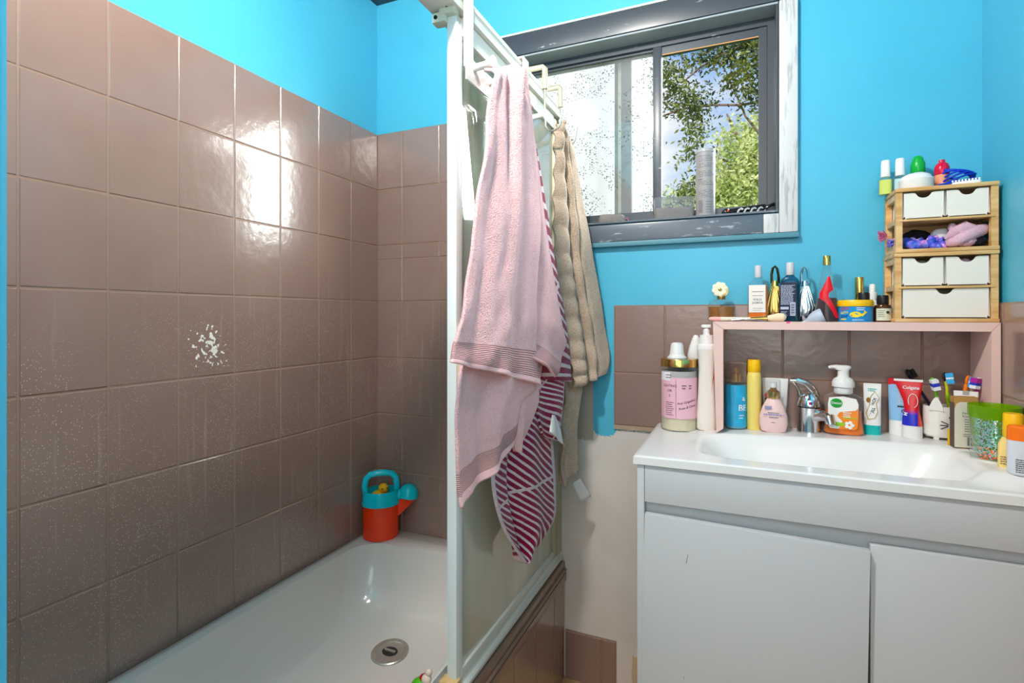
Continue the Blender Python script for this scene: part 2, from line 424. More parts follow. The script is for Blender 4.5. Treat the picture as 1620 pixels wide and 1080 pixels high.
# ------------------------------------------------------------------ window
win = struct(thing('window_1', 'slate framed sliding window with a frosted pane and a clear pane', 'window', (0, 0, 0)))
TP = .02
tb = MB().box(.362, 1.343, -TP, 0, 1.934, 2.0, .004).build('head_casing', SLATE, win)
MB().box(.362, 1.343, -TP - .002, 0, 2.0, 2.006, .001).build('casing_paint_edge', WHITEP, win)
MB().box(1.299, 1.343, -TP, 0, 1.328, 1.934, .004).build('side_casing', TRIMW, win)
MB().box(.362, .418, -TP, 0, 1.328, 1.934, .004).build('side_casing', SLATE, win)
MB().box(.362, 1.262, -TP, 0, 1.328, 1.379, .004).build('sill_apron', SLATE2, win)
MB().box(1.262, 1.299, -TP, 0, 1.328, 1.379, .003).build('sill_apron_end', TRIMW, win)
MB().box(.362, 1.346, -TP - .001, 0, 1.314, 1.328, .003).build('apron_edge', M('teal_painted_edge', (88, 140, 155), .4), win)
GREYR = M('slate_reveal_gloss', (158, 166, 172), .18, spec=.7)
MB().box(WX0, WX1, -.018, .1, WZ0, WZ0 + .005).build('sill_board', SLATE2, win)
MB().box(WX0, WX1, -.018, .1, WZ1 - .005, WZ1).build('head_reveal', GREYR, win)
MB().box(WX1 - .005, WX1, -.018, .1, WZ0 + .005, WZ1 - .005).build('jamb_reveal', SLATE, win)
MB().box(WX0, WX0 + .005, -.018, .1, WZ0 + .005, WZ1 - .005).build('jamb_reveal', SLATE, win)
fz0, fz1, fx0, fx1 = WZ0 + .005, WZ1 - .005, WX0 + .005, WX1 - .005
fr = MB()
fr.box(fx0, fx1, .045, .1, fz0, fz0 + .022).box(fx0, fx1, .045, .1, fz1 - .02, fz1)
fr.box(fx0, fx0 + .02, .045, .1, fz0 + .022, fz1 - .02).box(fx1 - .018, fx1, .045, .1, fz0 + .022, fz1 - .02)
fr.build('outer_frame', SLATE, win)
gx = 1.253
sf = MB().box(.985, gx + .02, .052, .072, 1.885, 1.9065).box(.985, gx + .02, .052, .072, 1.411, 1.417).box(gx, gx + .02, .050, .074, 1.411, 1.9065)
sf.build('sash_frame', SLATE, win)
MB().box(.968, .993, .046, .074, 1.409, 1.908, .003).build('meeting_stile', SLATE, win)
MB().box(.985, gx, .0525, .054, 1.8825, 1.885).build('timber_strip', M('bare_timber_strip', (222, 160, 100), .7), win)
FROST = thin_glass('weathered_pane', (246, 250, 250), .03, .3, .07, (240, 244, 244), True, .08)
CLEARP = thin_glass('clear_pane', (250, 252, 252), .0, .03, .0)
lf = MB().box(fx0 + .018, .968, .056, .072, 1.9, 1.909).box(fx0 + .018, .968, .056, .072, 1.409, 1.424).box(fx0 + .018, fx0 + .036, .056, .072, 1.409, 1.909)
lf.build('fixed_sash_frame', SLATE, win)
MB().box(fx0 + .03, .972, .062, .066, 1.42, 1.904).build('frosted_pane', FROST, win, smooth=0)
MB().box(.99, gx + .004, .060, .063, 1.413, 1.888).build('clear_pane', CLEARP, win, smooth=0)
# outer screen stile seen dark through the frosted pane
a = on_y(974, 200, .135); c = on_y(1000, 200, .135)
MB().box(a.x, a.x + (c.x - a.x) * .22, .12, .14, 1.36, 1.98).box(a.x + (c.x - a.x) * .4, c.x, .12, .14, 1.36, 1.98).build('outer_stile', M('outer_stile_paint', (34, 34, 32), .8), win)
MB().box(a.x + (c.x - a.x) * .22, a.x + (c.x - a.x) * .4, .118, .14, 1.36, 1.98).build('outer_stile_bead', M('outer_stile_bead', (150, 140, 112), .6), win)

# ------------------------------------------------------------------ bath
ENAMEL = M('bath_enamel', (224, 217, 210), .12, spec=.6, coat=.4)
bath = thing('bathtub', 'white enamel bathtub built in below the brown tiled walls', 'bathtub', (0, 0, 0))
X0, X1, Y0, Y1, ZR = .0075, .668, -1.352, -.0075, .357
def rr(x0, x1, y0, y1, r, z, n=10):
    pts = []
    for cx, cy, a0 in ((x1 - r, y1 - r, 0), (x0 + r, y1 - r, PI / 2), (x0 + r, y0 + r, PI), (x1 - r, y0 + r, 1.5 * PI)):
        for i in range(n + 1):
            t = a0 + PI / 2 * i / n; pts.append((cx + r * math.cos(t), cy + r * math.sin(t), z))
    return pts
rings = [rr(X0, X1, Y0, Y1, .004, .0), rr(X0, X1, Y0, Y1, .004, ZR - .006), rr(X0 + .003, X1 - .003, Y0 + .003, Y1 - .003, .006, ZR)]
def inner(t):                          # t 0 at rim, 1 at floor
    drop = .215 * (1 - (1 - t) ** 2.2) if t < 1 else .215
    e = t ** 1.7
    return rr(.042 + .085 * e, .618 - .085 * e, -1.30 + .30 * e, -.112 - .24 * e, .10 + .06 * e, ZR - .004 - drop)
rings += [rr(.028, .632, -1.315, -.095, .075, ZR + .001), rr(.036, .624, -1.308, -.104, .088, ZR - .001)]
rings += [inner(i / 14) for i in range(15)]
rings += [rr(.19, .50, -.92, -.45, .12, ZR - .2235), rr(.30, .40, -.72, -.62, .045, ZR - .225)]
t = MB(); n = len(rings[0])
t.v = [p for r in rings for p in r]
for j in range(len(rings) - 1):
    for i in range(n):
        k = (i + 1) % n; t.f.append((j * n + i, j * n + k, (j + 1) * n + k, (j + 1) * n + i))
t.f.append(tuple(range((len(rings) - 1) * n, len(rings) * n)))
t.build('tub', ENAMEL, bath, smooth=60)
# plug: set into the sloping foot of the bath
from mathutils.bvhtree import BVHTree
pp, nr_, _, _ = BVHTree.FromPolygons([Vector(v) for v in t.v], t.f).ray_cast(CAM, ray(617, 1032).normalized())
if nr_.z < 0: nr_ = -nr_
T = Matrix.Translation(pp) @ nr_.to_track_quat('Z', 'Y').to_matrix().to_4x4()
pl = MB().lathe([(.054, -.016), (.054, .004), (.051, .0065), (.043, .006), (.042, .0035), (.001, .0035)], 36, T=T).build('drain_ring', M('worn_chrome', (196, 188, 176), .35, .7, var=.2, scale=90), bath)
pg = MB().lathe([(.024, .0), (.024, .0045), (.001, .0045)], 28, T=T @ Matrix.Diagonal((1, .75, 1, 1)))
pg.build('drain_plug', M('drain_hole_dark', (48, 44, 40), .5), pl)
MB().box(-.018, .018, -.0035, .0035, .003, .0085, .001, T=T).build('drain_bar', M('worn_chrome'), pl)

# tiled front of the bath with its timber ledge
LEDGE = M('brown_painted_timber', (138, 108, 92), .3, coat=.4, var=.12, scale=20, bump=.2, bscale=70)
sur = thing('bath_surround', 'brown painted tiled front panel and ledge of the bath, under the shower screen', 'bath panel', (0, 0, 0))
MB().box(.672, .703, -1.354, -.004, 0, .33).build('panel_core', LEDGE, sur)
tile_field(sur, 'panel_tiles', (.703, 0, 0), (0, -1, 0), (1, 0, 0), [.004, .10, .25, .40, .55, .70, .85, 1.0, 1.15, 1.3, 1.354], [.001, .30], mat=TILEP)
MB().box(.669, .712, -1.354, -.004, .329, .3582, .003).build('ledge_board', LEDGE, sur)
MB().box(.7105, .7165, -1.354, -.004, .30, .325, .002).build('ledge_bead', LEDGE, sur)
MB().tube([(.713, -.006, .333), (.713, -1.35, .333)], .005, 8).build('ledge_bead', LEDGE, sur)

# ------------------------------------------------------------------ shower screen
CREAM = M('white_powder_coat', (228, 225, 214), .35, var=.03, scale=15)
STILE = M('white_stile', (236, 238, 236), .25)
scr = thing('shower_screen', 'white framed sliding glass shower screen standing on the bath edge', 'shower screen', (0, 0, 0))
YE = -1.353
rail = MB()
prof = [(.642, 1.712), (.704, 1.712), (.706, 1.724), (.7035, 1.726), (.7035, 1.732), (.706, 1.734), (.706, 1.741), (.703, 1.743), (.703, 1.748), (.697, 1.752), (.652, 1.752), (.645, 1.744)]
rail.prism(prof, YE, -.001).build('head_rail', CREAM, scr, smooth=20)
tr = MB().prism([(.640, .3585), (.704, .3645), (.704, .371), (.694, .373), (.692, .380), (.688, .380), (.686, .370), (.674, .369), (.672, .384), (.667, .384), (.665, .368), (.652, .368), (.650, .390), (.645, .390), (.642, .372)], YE, -.004)
tr.build('bottom_track', M('track_aluminium', (222, 222, 214), .3, .25), scr, smooth=20)
MB().box(.646, .700, -.028, -.001, .385, 1.712, .003).build('wall_jamb', M('olive_aluminium', (176, 172, 146), .35, .2), scr)
GLASS = thin_glass('shower_glass', (216, 234, 226), .05, .95, .56, (244, 242, 228), False, .015)
def panel(name, x, y0, y1, stile_mat, wide):
    pn = bpy.data.objects.new(name, None); COL.objects.link(pn); pn.parent = scr; pn.empty_display_size = .05
    MB().box(x - .0025, x + .0025, y0 + .012, y1 - .012, .395, 1.70).build('glass_pane', GLASS, pn, smooth=0)
    MB().box(x - .011, x + .011, y0, y0 + wide, .384, 1.705, .004).build('stile', stile_mat, pn)
    MB().box(x - .011, x + .011, y1 - wide, y1, .384, 1.705, .004).build('stile', M('olive_aluminium'), pn)
    MB().box(x - .010, x + .010, y0 + wide, y1 - wide, 1.672, 1.712, .003).build('top_rail', CREAM, pn)
    MB().box(x - .009, x + .009, y0 + wide, y1 - wide, .381, .402, .002).build('bottom_rail', M('track_aluminium'), pn)
    return pn
p1 = panel('door_panel', .684, -.652, -.030, STILE, .026)
p2 = panel('door_panel', .657, -.600, -.031, M('olive_aluminium'), .018)
# plastic corner block at the head of the front stile, and one at its foot
cb = MB().box(.645, .676, -.664, -.640, 1.688, 1.708, .004).box(.662, .697, -.666, -.640, 1.700, 1.728, .005)
cbo = cb.build('corner_block', M('ivory_plastic', (222, 218, 196), .4), p1)
for hp_ in ((.681, -.6655, 1.715), (.655, -.6635, 1.698)):
    MB().lathe([(.004, 0), (.004, .002)], 12, T=Matrix.Translation(hp_) @ Matrix.Rotation(PI / 2, 4, 'X')).build('screw_hole', M('black_hole', (20, 20, 22), .7), cbo)
MB().box(.664, .700, -.668, -.640, .378, .397, .004).build('foot_block', M('rusty_ivory_plastic', (206, 168, 112), .5, var=.3, scale=120), p1)
MB().box(.695, .709, -.651, -.628, .972, 1.082, .002).build('door_handle', M('yellowed_ivory', (232, 212, 176), .4), p1)

# ------------------------------------------------------------------ hooks on the head rail
RACKW = M('white_rack_plastic', (240, 236, 232), .35)
rk = thing('overdoor_rack', 'white over-rail hook rack with pegs hung on the shower head rail', 'hook rack', (0, 0, 0))
ya, yb = on_x(743, 60, .712).y, on_x(833, 150, .712).y
for y in (ya, yb):
    MB().box(.708, .7115, y - .018, y + .018, 1.60, 1.7535, .001).box(.640, .7115, y - .018, y + .018, 1.7535, 1.757, .001).box(.637, .640, y - .018, y + .018, 1.71, 1.757, .001).build('strap', RACKW, rk)
MB().box(.7116, .7155, ya - .018, yb + .018, 1.574, 1.622, .0015).build('back_bar', RACKW, rk)
PEGY = [ya + .012 + (yb - ya - .01) * k / 4 for k in range(5)]
for y in PEGY:
    MB().tube([(.715, y, 1.607), (.75, y, 1.610), (.757, y, 1.611)], .0072, 14).lathe([(.0072, 0), (.013, .003), (.013, .006), (.004, .008)], 16, T=Matrix.Translation((.755, y, 1.611)) @ Matrix.Rotation(PI / 2, 4, 'Y')).build('peg', RACKW, rk)
WIRE = M('steel_wire', (206, 200, 184), .25, .9)
BRASSW = M('brassy_coated_hook', (196, 188, 162), .35, .3)
def wire_hook(px, py, label):
    p = on_x(px, py, .712); y = p.y
    r = thing('over_rail_hook', label, 'hook', (0, y, 0), 0, None)
    MB().tube([(.637, 0, 1.70), (.637, 0, 1.753), (.641, 0, 1.758), (.735, 0, 1.758), (.740, 0, 1.753), (.740, 0, 1.700)], .0058, 10, flat=1.3).build('strap', BRASSW, r)
    arc = [(.740, 0, 1.702), (.740, 0, 1.64), (.741, 0, 1.612)] + [(.762 - .021 * math.cos(t), 0, 1.610 - .021 * math.sin(t)) for t in [i * PI / 8 for i in range(1, 8)]] + [(.783, 0, 1.612), (.787, 0, 1.632), (.789, 0, 1.640)]
    MB().tube(arc, .0028, 8).build('wire_hook', WIRE, r)
    return y
wire_hook(846, 120, 'wire hook over the shower rail, nearer of two, empty')
HY2 = wire_hook(872, 145, 'wire hook over the shower rail carrying the beige towel')

# ------------------------------------------------------------------ towels
def interp(pts, t):
    n = len(pts) - 1; x = max(0, min(.99999, t)) * n; i = int(x); f = x - i
    g = lambda k: Vector(pts[max(0, min(n, k))])
    p0, p1_, p2_, p3 = g(i - 1), g(i), g(i + 1), g(i + 2)
    return .5 * ((2 * p1_) + (p2_ - p0) * f + (2 * p0 - 5 * p1_ + 4 * p2_ - p3) * f * f + (3 * p1_ - p0 - 3 * p2_ + p3) * f ** 3)
def sheet(acc, L, R, A, B, off, fold, nu=44, nv=64, uvT=None):
    """one hanging layer of cloth between its two edge curves, on the upright plane through A and B, pushed out by fold(u, v)"""
    A, B = Vector((*A, 0)), Vector((*B, 0)); d = (B - A).normalized(); nrm = Vector((d.y, -d.x, 0))
    if nrm.dot(CAM - A) < 0: nrm = -nrm
    base = len(acc.v)
    for j in range(nv + 1):
        v = j / nv; l, r = interp(L, v), interp(R, v)
        for i in range(nu + 1):
            u = i / nu; p = l + (r - l) * u
            q = ray(p.x, p.y); k = (A - CAM).dot(nrm) / q.dot(nrm); w = CAM + q * k
            h = off + fold(u, v)
            k2 = (w + nrm * h - CAM); w = w + nrm * h
            w.x = max(w.x, .716 if w.z < 1.58 else .7)
            acc.v.append(tuple(w)); acc.uv[len(acc.v) - 1] = uvT(u, v) if uvT else (u, v)
    for j in range(nv):
        for i in range(nu):
            a = base + j * (nu + 1) + i; acc.f.append((a, a + 1, a + nu + 2, a + nu + 1))
def cloth_obj(acc, name, mat, thick, parent=None):
    me = bpy.data.meshes.new(name); me.from_pydata(acc.v, [], acc.f); me.update()
    uvl = me.uv_layers.new(name='UVMap')
    for lp in me.loops: uvl.data[lp.index].uv = acc.uv[lp.vertex_index]
    for p in me.polygons: p.use_smooth = True
    me.materials.append(mat)
    o = bpy.data.objects.new(name, me); COL.objects.link(o)
    if parent: o.parent = parent
    sd = o.modifiers.new('thickness', 'SOLIDIFY'); sd.thickness = thick; sd.offset = 0
    return o
def wav(u, v, fs):                      # sum of fold ridges that open out down the cloth
    return sum(a * (.35 + .65 * v) * math.cos(PI * 2 * (u * n_ + ph)) for a, n_, ph in fs)
def nz(x, y, z=0): return noise.noise(Vector((x, y, z)))

PINK = terry('pink_terry', (255, 202, 202), (238, 168, 172), band=(.885, .972, 140))
AA, BB = (.770, -.66), (.815, -.30)
pk = MB()
# layer behind, hanging to the low corner
sheet(pk, [(790, 300), (760, 480), (736, 600), (731, 700), (738, 805)], [(850, 300), (860, 480), (862, 600), (838, 640), (826, 706)], AA, BB, -.016,
      lambda u, v: wav(u, v, [(.008, 1.5, .1), (.004, 3, .3)]) + .004 * nz(u * 4, v * 5), uvT=lambda u, v: (u, v * 1.03))
sheet(pk, [(800, 420), (805, 520), (800, 600), (812, 640), (836, 716)], [(872, 420), (880, 520), (872, 600), (866, 650), (840, 717)], AA, BB, -.028,
      lambda u, v: wav(u, v, [(.006, 1.2, .4)]) + .004 * nz(u * 4, v * 5, 3), uvT=lambda u, v: (u, v * .88))
# right-hand folded edge
sheet(pk, [(815, 108), (838, 220), (846, 360), (846, 470), (838, 560)], [(833, 106), (848, 210), (872, 380), (896, 510), (905, 548), (888, 596)], AA, BB, -.016,
      lambda u, v: .016 * u * (1 - v) + wav(u, v, [(.007, 1.0, .5)]) + .012 * math.sin(v * 26 + u * 2) * max(0, v - .72) * 3, uvT=lambda u, v: (u, v * .985))
# front layer with the ribbed border
def ffold(u, v):
    s = math.exp(-((u - .62 + .1 * v) / .13) ** 2) * .020 * (1 - .5 * v) - math.exp(-((u - .42 - .12 * (1 - v)) / .07) ** 2) * .024 * max(0, 1 - 1.6 * v)
    return s + wav(u, v, [(.006, 2.0, .2), (.003, 4.3, .6)]) + .007 * nz(u * 3.2, v * 5) + .005 * nz(u * 7 + v * 3, v * 9, 2) * v - .02 * (u ** 4) * v - .022 * math.exp(-((u - .80) / .07) ** 2) * max(0, 1 - 4 * v) + .012 * math.exp(-((u - .66) / .08) ** 2) * max(0, 1 - 5 * v) - .030 * max(0, 1 - v / .05) ** 2
sheet(pk, [(784, 106), (771, 165), (763, 240), (752, 320), (742, 400), (731, 480), (722, 530), (711, 573)],
      [(822, 104), (836, 170), (845, 240), (852, 320), (852, 400), (850, 480), (854, 540), (862, 609)], AA, BB, .004, ffold, nu=60, nv=96)
tag(cloth_obj(pk, 'bath_towel', PINK, .007), 'pale pink terry bath towel with ribbed border hung on the white rack', 'towel')

STR = terry('crimson_striped_terry', (236, 214, 218), (206, 176, 186), stripes=(27, (158, 14, 66), (112, 4, 44)), bump=.7)
st = MB(); A2, B2 = (.749, -.60), (.789, -.26)
rot = lambda u, v, a, s: (.5 + (u - .5) * math.cos(a) - (v - .5) * s * math.sin(a), .5 + (u - .5) * math.sin(a) + (v - .5) * s * math.cos(a))
sheet(st, [(826, 150), (836, 240), (850, 360), (862, 470), (866, 600)], [(842, 160), (859, 250), (883, 400), (904, 520), (912, 604)], A2, B2, -.012,
      lambda u, v: wav(u, v, [(.006, 1, .4)]), uvT=lambda u, v: (.2 + u * .25, .06 + v * .84 + u * .02))
sheet(st, [(850, 520), (852, 590), (858, 640), (868, 690)], [(906, 560), (904, 600), (901, 640), (896, 701)], A2, B2, -.020,
      lambda u, v: wav(u, v, [(.008, 1.1, .2)]) + .003 * nz(u * 3, v * 4), uvT=lambda u, v: (.06 + u * .9, .37 + v * .58 - u * .05))
sheet(st, [(820, 560), (806, 640), (800, 700), (795, 770), (812, 840), (846, 893)], [(900, 560), (896, 640), (893, 700), (898, 770), (894, 830), (848, 894)], A2, B2, -.030,
      lambda u, v: wav(u, v, [(.010, 1.4, .05), (.005, 2.9, .3)]) - .02 * math.exp(-((u - .33) / .06) ** 2) * v, nu=54, nv=80,
      uvT=lambda u, v: (u, .09 + v * .99 - .30 * u - .25 * max(0, .33 - u) * (1 - v)))
stt = tag(cloth_obj(st, 'hand_towel', STR, .006), 'crimson and white striped towel hanging behind the pink towel', 'towel')
TAGW = M('white_care_tag', (238, 236, 234), .6)
cl = MB(); sheet(cl, [(866, 655), (864, 668), (862, 682)], [(872, 656), (880, 676), (886, 703)], A2, B2, .012, lambda u, v: .004 * math.sin(u * 6), nu=8, nv=8)
ct = cloth_obj(cl, 'care_tag', TAGW, .0006, stt); ct['label'] = 'white printed care tag'

BEI = terry('beige_terry', (208, 184, 162), (160, 134, 112), bump=1.2)
be = MB(); A3, B3 = (.742, -.20), (.842, -.045)
def bfold(u, v):
    ribs = .013 * abs(math.sin(v * 44)) * max(0, 1 - u / .62) +   .007 * math.sin(v * 44 + 2) * math.exp(-((u - .5) / .08) ** 2)
    return ribs + .020 * math.exp(-((u - .2) / .15) ** 2) - .018 * math.exp(-((u - .43) / .05) ** 2) + .012 * math.exp(-((u - .56) / .07) ** 2) - .014 * math.exp(-((u - .66) / .04) ** 2) + .006 * nz(u * 3, v * 6) - .03 * max(0, u - .72)
sheet(be, [(882, 196), (872, 215), (872, 300), (873, 400), (884, 480), (896, 560), (904, 612)], [(893, 194), (910, 240), (926, 330), (941, 410), (955, 490), (966, 555), (962, 590)], A3, B3, .0, bfold, nu=60, nv=110)
sheet(be, [(896, 540), (900, 620), (896, 690), (897, 772)], [(940, 540), (928, 610), (918, 680), (920, 745)], A3, B3, -.022,
      lambda u, v: .008 * math.sin(v * 20) * (1 - u) + wav(u, v, [(.008, 1, .1)]), nu=30, nv=50)
sheet(be, [(876, 560), (880, 600), (886, 700), (894, 770)], [(905, 560), (906, 600), (908, 700), (902, 772)], A3, B3, -.04, lambda u, v: .004 * nz(u * 3, v * 4), nu=14, nv=30)
bet = tag(cloth_obj(be, 'bath_towel', BEI, .008), 'beige ribbed bath towel hung from the wire hook nearest the window', 'towel')
cl = MB(); sheet(cl, [(910, 766), (916, 780), (923, 796)], [(922, 758), (930, 770), (940, 787)], A3, B3, -.012, lambda u, v: 0, nu=4, nv=6)
ct = cloth_obj(cl, 'care_tag', clearish('clear_tag', (240, 240, 240), .45), .0006, bet); ct['label'] = 'translucent care tag'

# ------------------------------------------------------------------ vanity
CAB = M('white_cabinet_laminate', (206, 207, 209), .32, var=.015, scale=6)
VX0, VX1, VY = .994, 1.7145, -.385
def sstep(a, b, x):
    t = max(0, min(1, (x - a) / (b - a))); return t * t * (3 - 2 * t)
def surf(x, y):
    z = .805 + (.008 + .016 * max(0, min(1, (x - 1.15) / .5))) * sstep(-.20, -.118, y) * sstep(1.06, 1.15, x)
    z += max(0, .805 + .018 * sstep(1.58, 1.64, x) * sstep(-.37, -.30, y) - z)
    cx, cy, hx, hy = 1.375, -.226, .262, .111
    rho = (abs((x - cx) / hx) ** 4.5 + abs((y - cy) / hy) ** 4.5) ** (1 / 4.5)
    return z - .085 * (1 - sstep(.58, 1.02, rho))
van = thing('vanity_cabinet', 'white bathroom vanity cabinet with two plain doors under the basin', 'cabinet', (0, 0, 0))
MB().box(VX0 + .004, VX0 + .019, VY, -.002, .09, .786, .001).build('side_panel', CAB, van)
MB().box(VX1 - .016, VX1 - .001, VY + .002, -.002, .09, .786, .001).build('side_panel', CAB, van)
MB().box(VX0 + .02, VX1 - .017, VY, VY + .016, .705, .786, .001).build('fascia', CAB, van)
MB().box(VX0 + .02, VX1 - .017, VY + .022, VY + .034, .60, .7055).build('finger_recess', CAB, van)
MB().box(VX0 + .02, VX1 - .017, VY + .05, -.003, .09, .60).build('carcass', CAB, van)
MB().box(VX0 + .03, VX1 - .017, VY + .06, VY + .075, .0, .089).build('kickboard', CAB, van)
dx = 1.4295
T = Matrix.Translation((VX0 + .0205, VY, .68)) @ Matrix.Rotation(math.radians(.95), 4, 'Y') @ Matrix.Rotation(math.radians(-1.0), 4, 'Z')
d = MB().box(0, dx - .0015 - VX0 - .0205, -.003, .014, -.585, 0, .0012, T=T).build('door', CAB, van)
SCR = M('grey_scratch', (150, 142, 138), .6)
for (px, py, w, h, r) in ((1087, 884, .0016, .02, .2), (1121, 1001, .002, .003, 0), (1082, 1072, .0014, .007, -.1)):
    q = on_y(px, py, VY - .0045)
    MB().box(-w / 2, w / 2, -.0004, .0004, -h / 2, h / 2, T=Matrix.Translation(q) @ Matrix.Rotation(r, 4, 'Y')).build('scratch_mark', SCR, d)
MB().box(dx + .0005, VX1 - .017, VY + .003, VY + .019, .095, .681, .0012).build('door', CAB, van)

BAS = M('basin_white', (238, 237, 235), .22, coat=.3, var=.01, scale=10)
nx, ny = 150, 90; t = MB()
xs = [VX0 - .004 + (VX1 + .004 - VX0) * i / nx for i in range(nx + 1)]; ys = [-.390 + .386 * j / ny for j in range(ny + 1)]
for y in ys:
    for x in xs:
        e = min(x - xs[0], y - ys[0], .004) / .004
        t.v.append((x, y, surf(x, y) - .0025 * (1 - e) ** 2))
for j in range(ny):
    for i in range(nx):
        a = j * (nx + 1) + i; t.f.append((a, a + 1, a + nx + 2, a + nx + 1))
loop = [i for i in range(nx + 1)] + [j * (nx + 1) + nx for j in range(1, ny + 1)] + [ny * (nx + 1) + i for i in range(nx - 1, -1, -1)] + [j * (nx + 1) for j in range(ny - 1, 0, -1)]
b0 = len(t.v)
for i in loop: t.v.append((t.v[i][0], t.v[i][1], .7865))
m = len(loop)
for k in range(m): t.f.append((loop[k], b0 + k, b0 + (k + 1) % m, loop[(k + 1) % m]))
top = t.build('wash_basin', BAS, None, smooth=50)
tag(top, 'white moulded basin top with a shallow wide bowl on the vanity cabinet', 'basin')
MB().lathe([(.024, 0), (.024, .0025), (.015, .003), (.001, .0015)], 28, T=Matrix.Translation((1.375, -.21, .7215 + .0005))).build('waste', M('worn_chrome'), top)

# mixer tap
CHR = M('chrome', (225, 226, 228), .06, 1)
x, s = spot(1280, -.045); z0 = surf(x, -.045)
tap = thing('basin_tap', 'chrome mixer tap with a looped lever at the back of the basin', 'tap', (x, -.045, z0), facing(x, -.045) + .1)
H = 56 * s; r = 17 * s
MB().lathe([(r * 1.0, 0), (r, .004), (r * .96, .01), (r * .98, H * .6), (r, H * .7), (.002, H * .72)], 32).build('tap_body', CHR, tap)
MB().lathe([(r * .94, H * .715), (r * 1.02, H * .735), (r * 1.02, H * .78), (r * .85, H * .98), (r * .6, H * 1.08), (.002, H * 1.12)], 32).build('tap_head', CHR, tap)
MB().tube([(r * .55, 0, H * .98), (r * .35, -r * .2, H * 1.2), (-r * .3, -r * .4, H * 1.40), (-r * 1.0, -r * .5, H * 1.475), (-r * 1.6, -r * .55, H * 1.46)], .005, 12, rs=[.0085, .0062, .005, .0048, .003], flat=1.6).tube([(-r * 1.45, -r * .55, H * 1.45), (-r * 1.0, -r * .45, H * 1.25), (-r * .7, -r * .2, H * 1.0)], .003, 10, rs=[.0028, .0034, .006]).build('tap_lever', CHR, tap)
MB().tube([(r * .4, -r * .3, H * .46), (r * 1.0, -r * .9, H * .52), (r * 1.45, -r * 1.5, H * .50), (r * 1.5, -r * 1.55, H * .34)], r * .5, 16, rs=[r * .6, r * .5, r * .46, r * .4]).build('tap_spout', CHR, tap)
MB().cyl_patch(r * 1.03, -.12, .02, H * .80, H * .88, 6).build('hot_dot', M('red_dot', (210, 30, 40), .3), tap)
MB().cyl_patch(r * 1.03, .02, .16, H * .80, H * .88, 6).build('cold_dot', M('blue_dot', (40, 70, 190), .3), tap)

# pink shelf standing on the vanity
PKW = M('pink_painted_board', (232, 196, 186), .45, var=.04, scale=12)
sh = thing('shelf_stand', 'pink painted wooden shelf stand with two legs on the back of the vanity', 'shelf', (0, 0, 0))
SX0, SX1, SY, SZ = 1.142, 1.7125, -.122, 1.0965
pb = lambda px, zz: None
MB().add([(SX0, SY, SZ), (SX1, SY, SZ), (SX1 - .016, SY, SZ - .0195), (SX0 + .025, SY, SZ - .0195), (SX0, -.009, SZ), (SX1, -.009, SZ), (SX1 - .016, -.009, SZ - .0195), (SX0 + .025, -.009, SZ - .0195)],
         [(0, 1, 2, 3), (4, 7, 6, 5), (0, 4, 5, 1), (3, 2, 6, 7), (0, 3, 7, 4), (1, 5, 6, 2)]).build('shelf_board', PKW, sh, smooth=0)
zl = surf(SX0 + .0245, -.06)
MB().add([(SX0, SY, SZ - .001), (SX0 + .0245, SY, SZ - .020), (SX0 + .0245, SY, zl + .012), (SX0 + .008, SY, zl), (SX0, -.009, SZ - .001), (SX0 + .0245, -.009, SZ - .020), (SX0 + .0245, -.009, zl + .006), (SX0 + .008, -.009, zl + .003)],
         [(0, 1, 2, 3), (4, 7, 6, 5), (0, 4, 5, 1), (1, 5, 6, 2), (2, 6, 7, 3), (3, 7, 4, 0)]).build('leg', PKW, sh, smooth=0)
zr = surf(SX1, -.06)
MB().add([(SX1, SY, SZ - .001), (SX1 - .0155, SY, SZ - .020), (SX1 - .0155, SY, zr), (SX1, SY, zr), (SX1, -.009, SZ - .001), (SX1 - .0155, -.009, SZ - .020), (SX1 - .0155, -.009, zr), (SX1, -.009, zr)],
         [(0, 1, 2, 3), (4, 7, 6, 5), (0, 4, 5, 1), (1, 5, 6, 2), (2, 6, 7, 3), (3, 7, 4, 0)]).build('leg', PKW, sh, smooth=0)
q = on_y(1247, 510, SY)
MB().box(q.x - .004, q.x + .004, SY - .0006, SY + .006, SZ - .004, SZ + .0006, .0004).build('nail_polish_smear', M('hot_pink_smear', (240, 80, 150), .3), sh)

# ------------------------------------------------------------------ helpers for the small things
INK = M('black_print', (40, 38, 40), .6); GREYINK = M('grey_print', (120, 118, 120), .6); WINK = M('white_print', (240, 240, 240), .5)
GOLD = M('gold_metal', (228, 186, 104), .16, 1); SILV = M('silver_plastic', (205, 206, 208), .3, .5)
WPL = M('white_plastic', (238, 236, 234), .3); BLK = M('black_plastic', (26, 26, 30), .35)
CLR = clearish('clear_plastic', (250, 250, 250), .04, body=(196, 200, 200)); CLRG = clearish('clear_glass', (246, 250, 250), .03, .03, body=(170, 182, 186))
LIQ = lambda n, c: M(n, c, .08, trans=.55, spec=.6)
def put(name, label, cat, px, y, z=None, group=None, turn=0):
    """stand a thing at depth y so that it shows at column px; returns root and metres per pixel"""
    x, s = spot(px, y)
    if z is None: z = surf(x, y)
    return thing(name, label, cat, (x, y, z), facing(x, y) + turn, group), s
def wipe(px, dy):                      # lathe profile from pixel pairs (half width, height)
    return [(a, b) for a, b in px]
def P(s, *pairs): return [(max(a, .05) * s, b * s) for a, b in pairs]

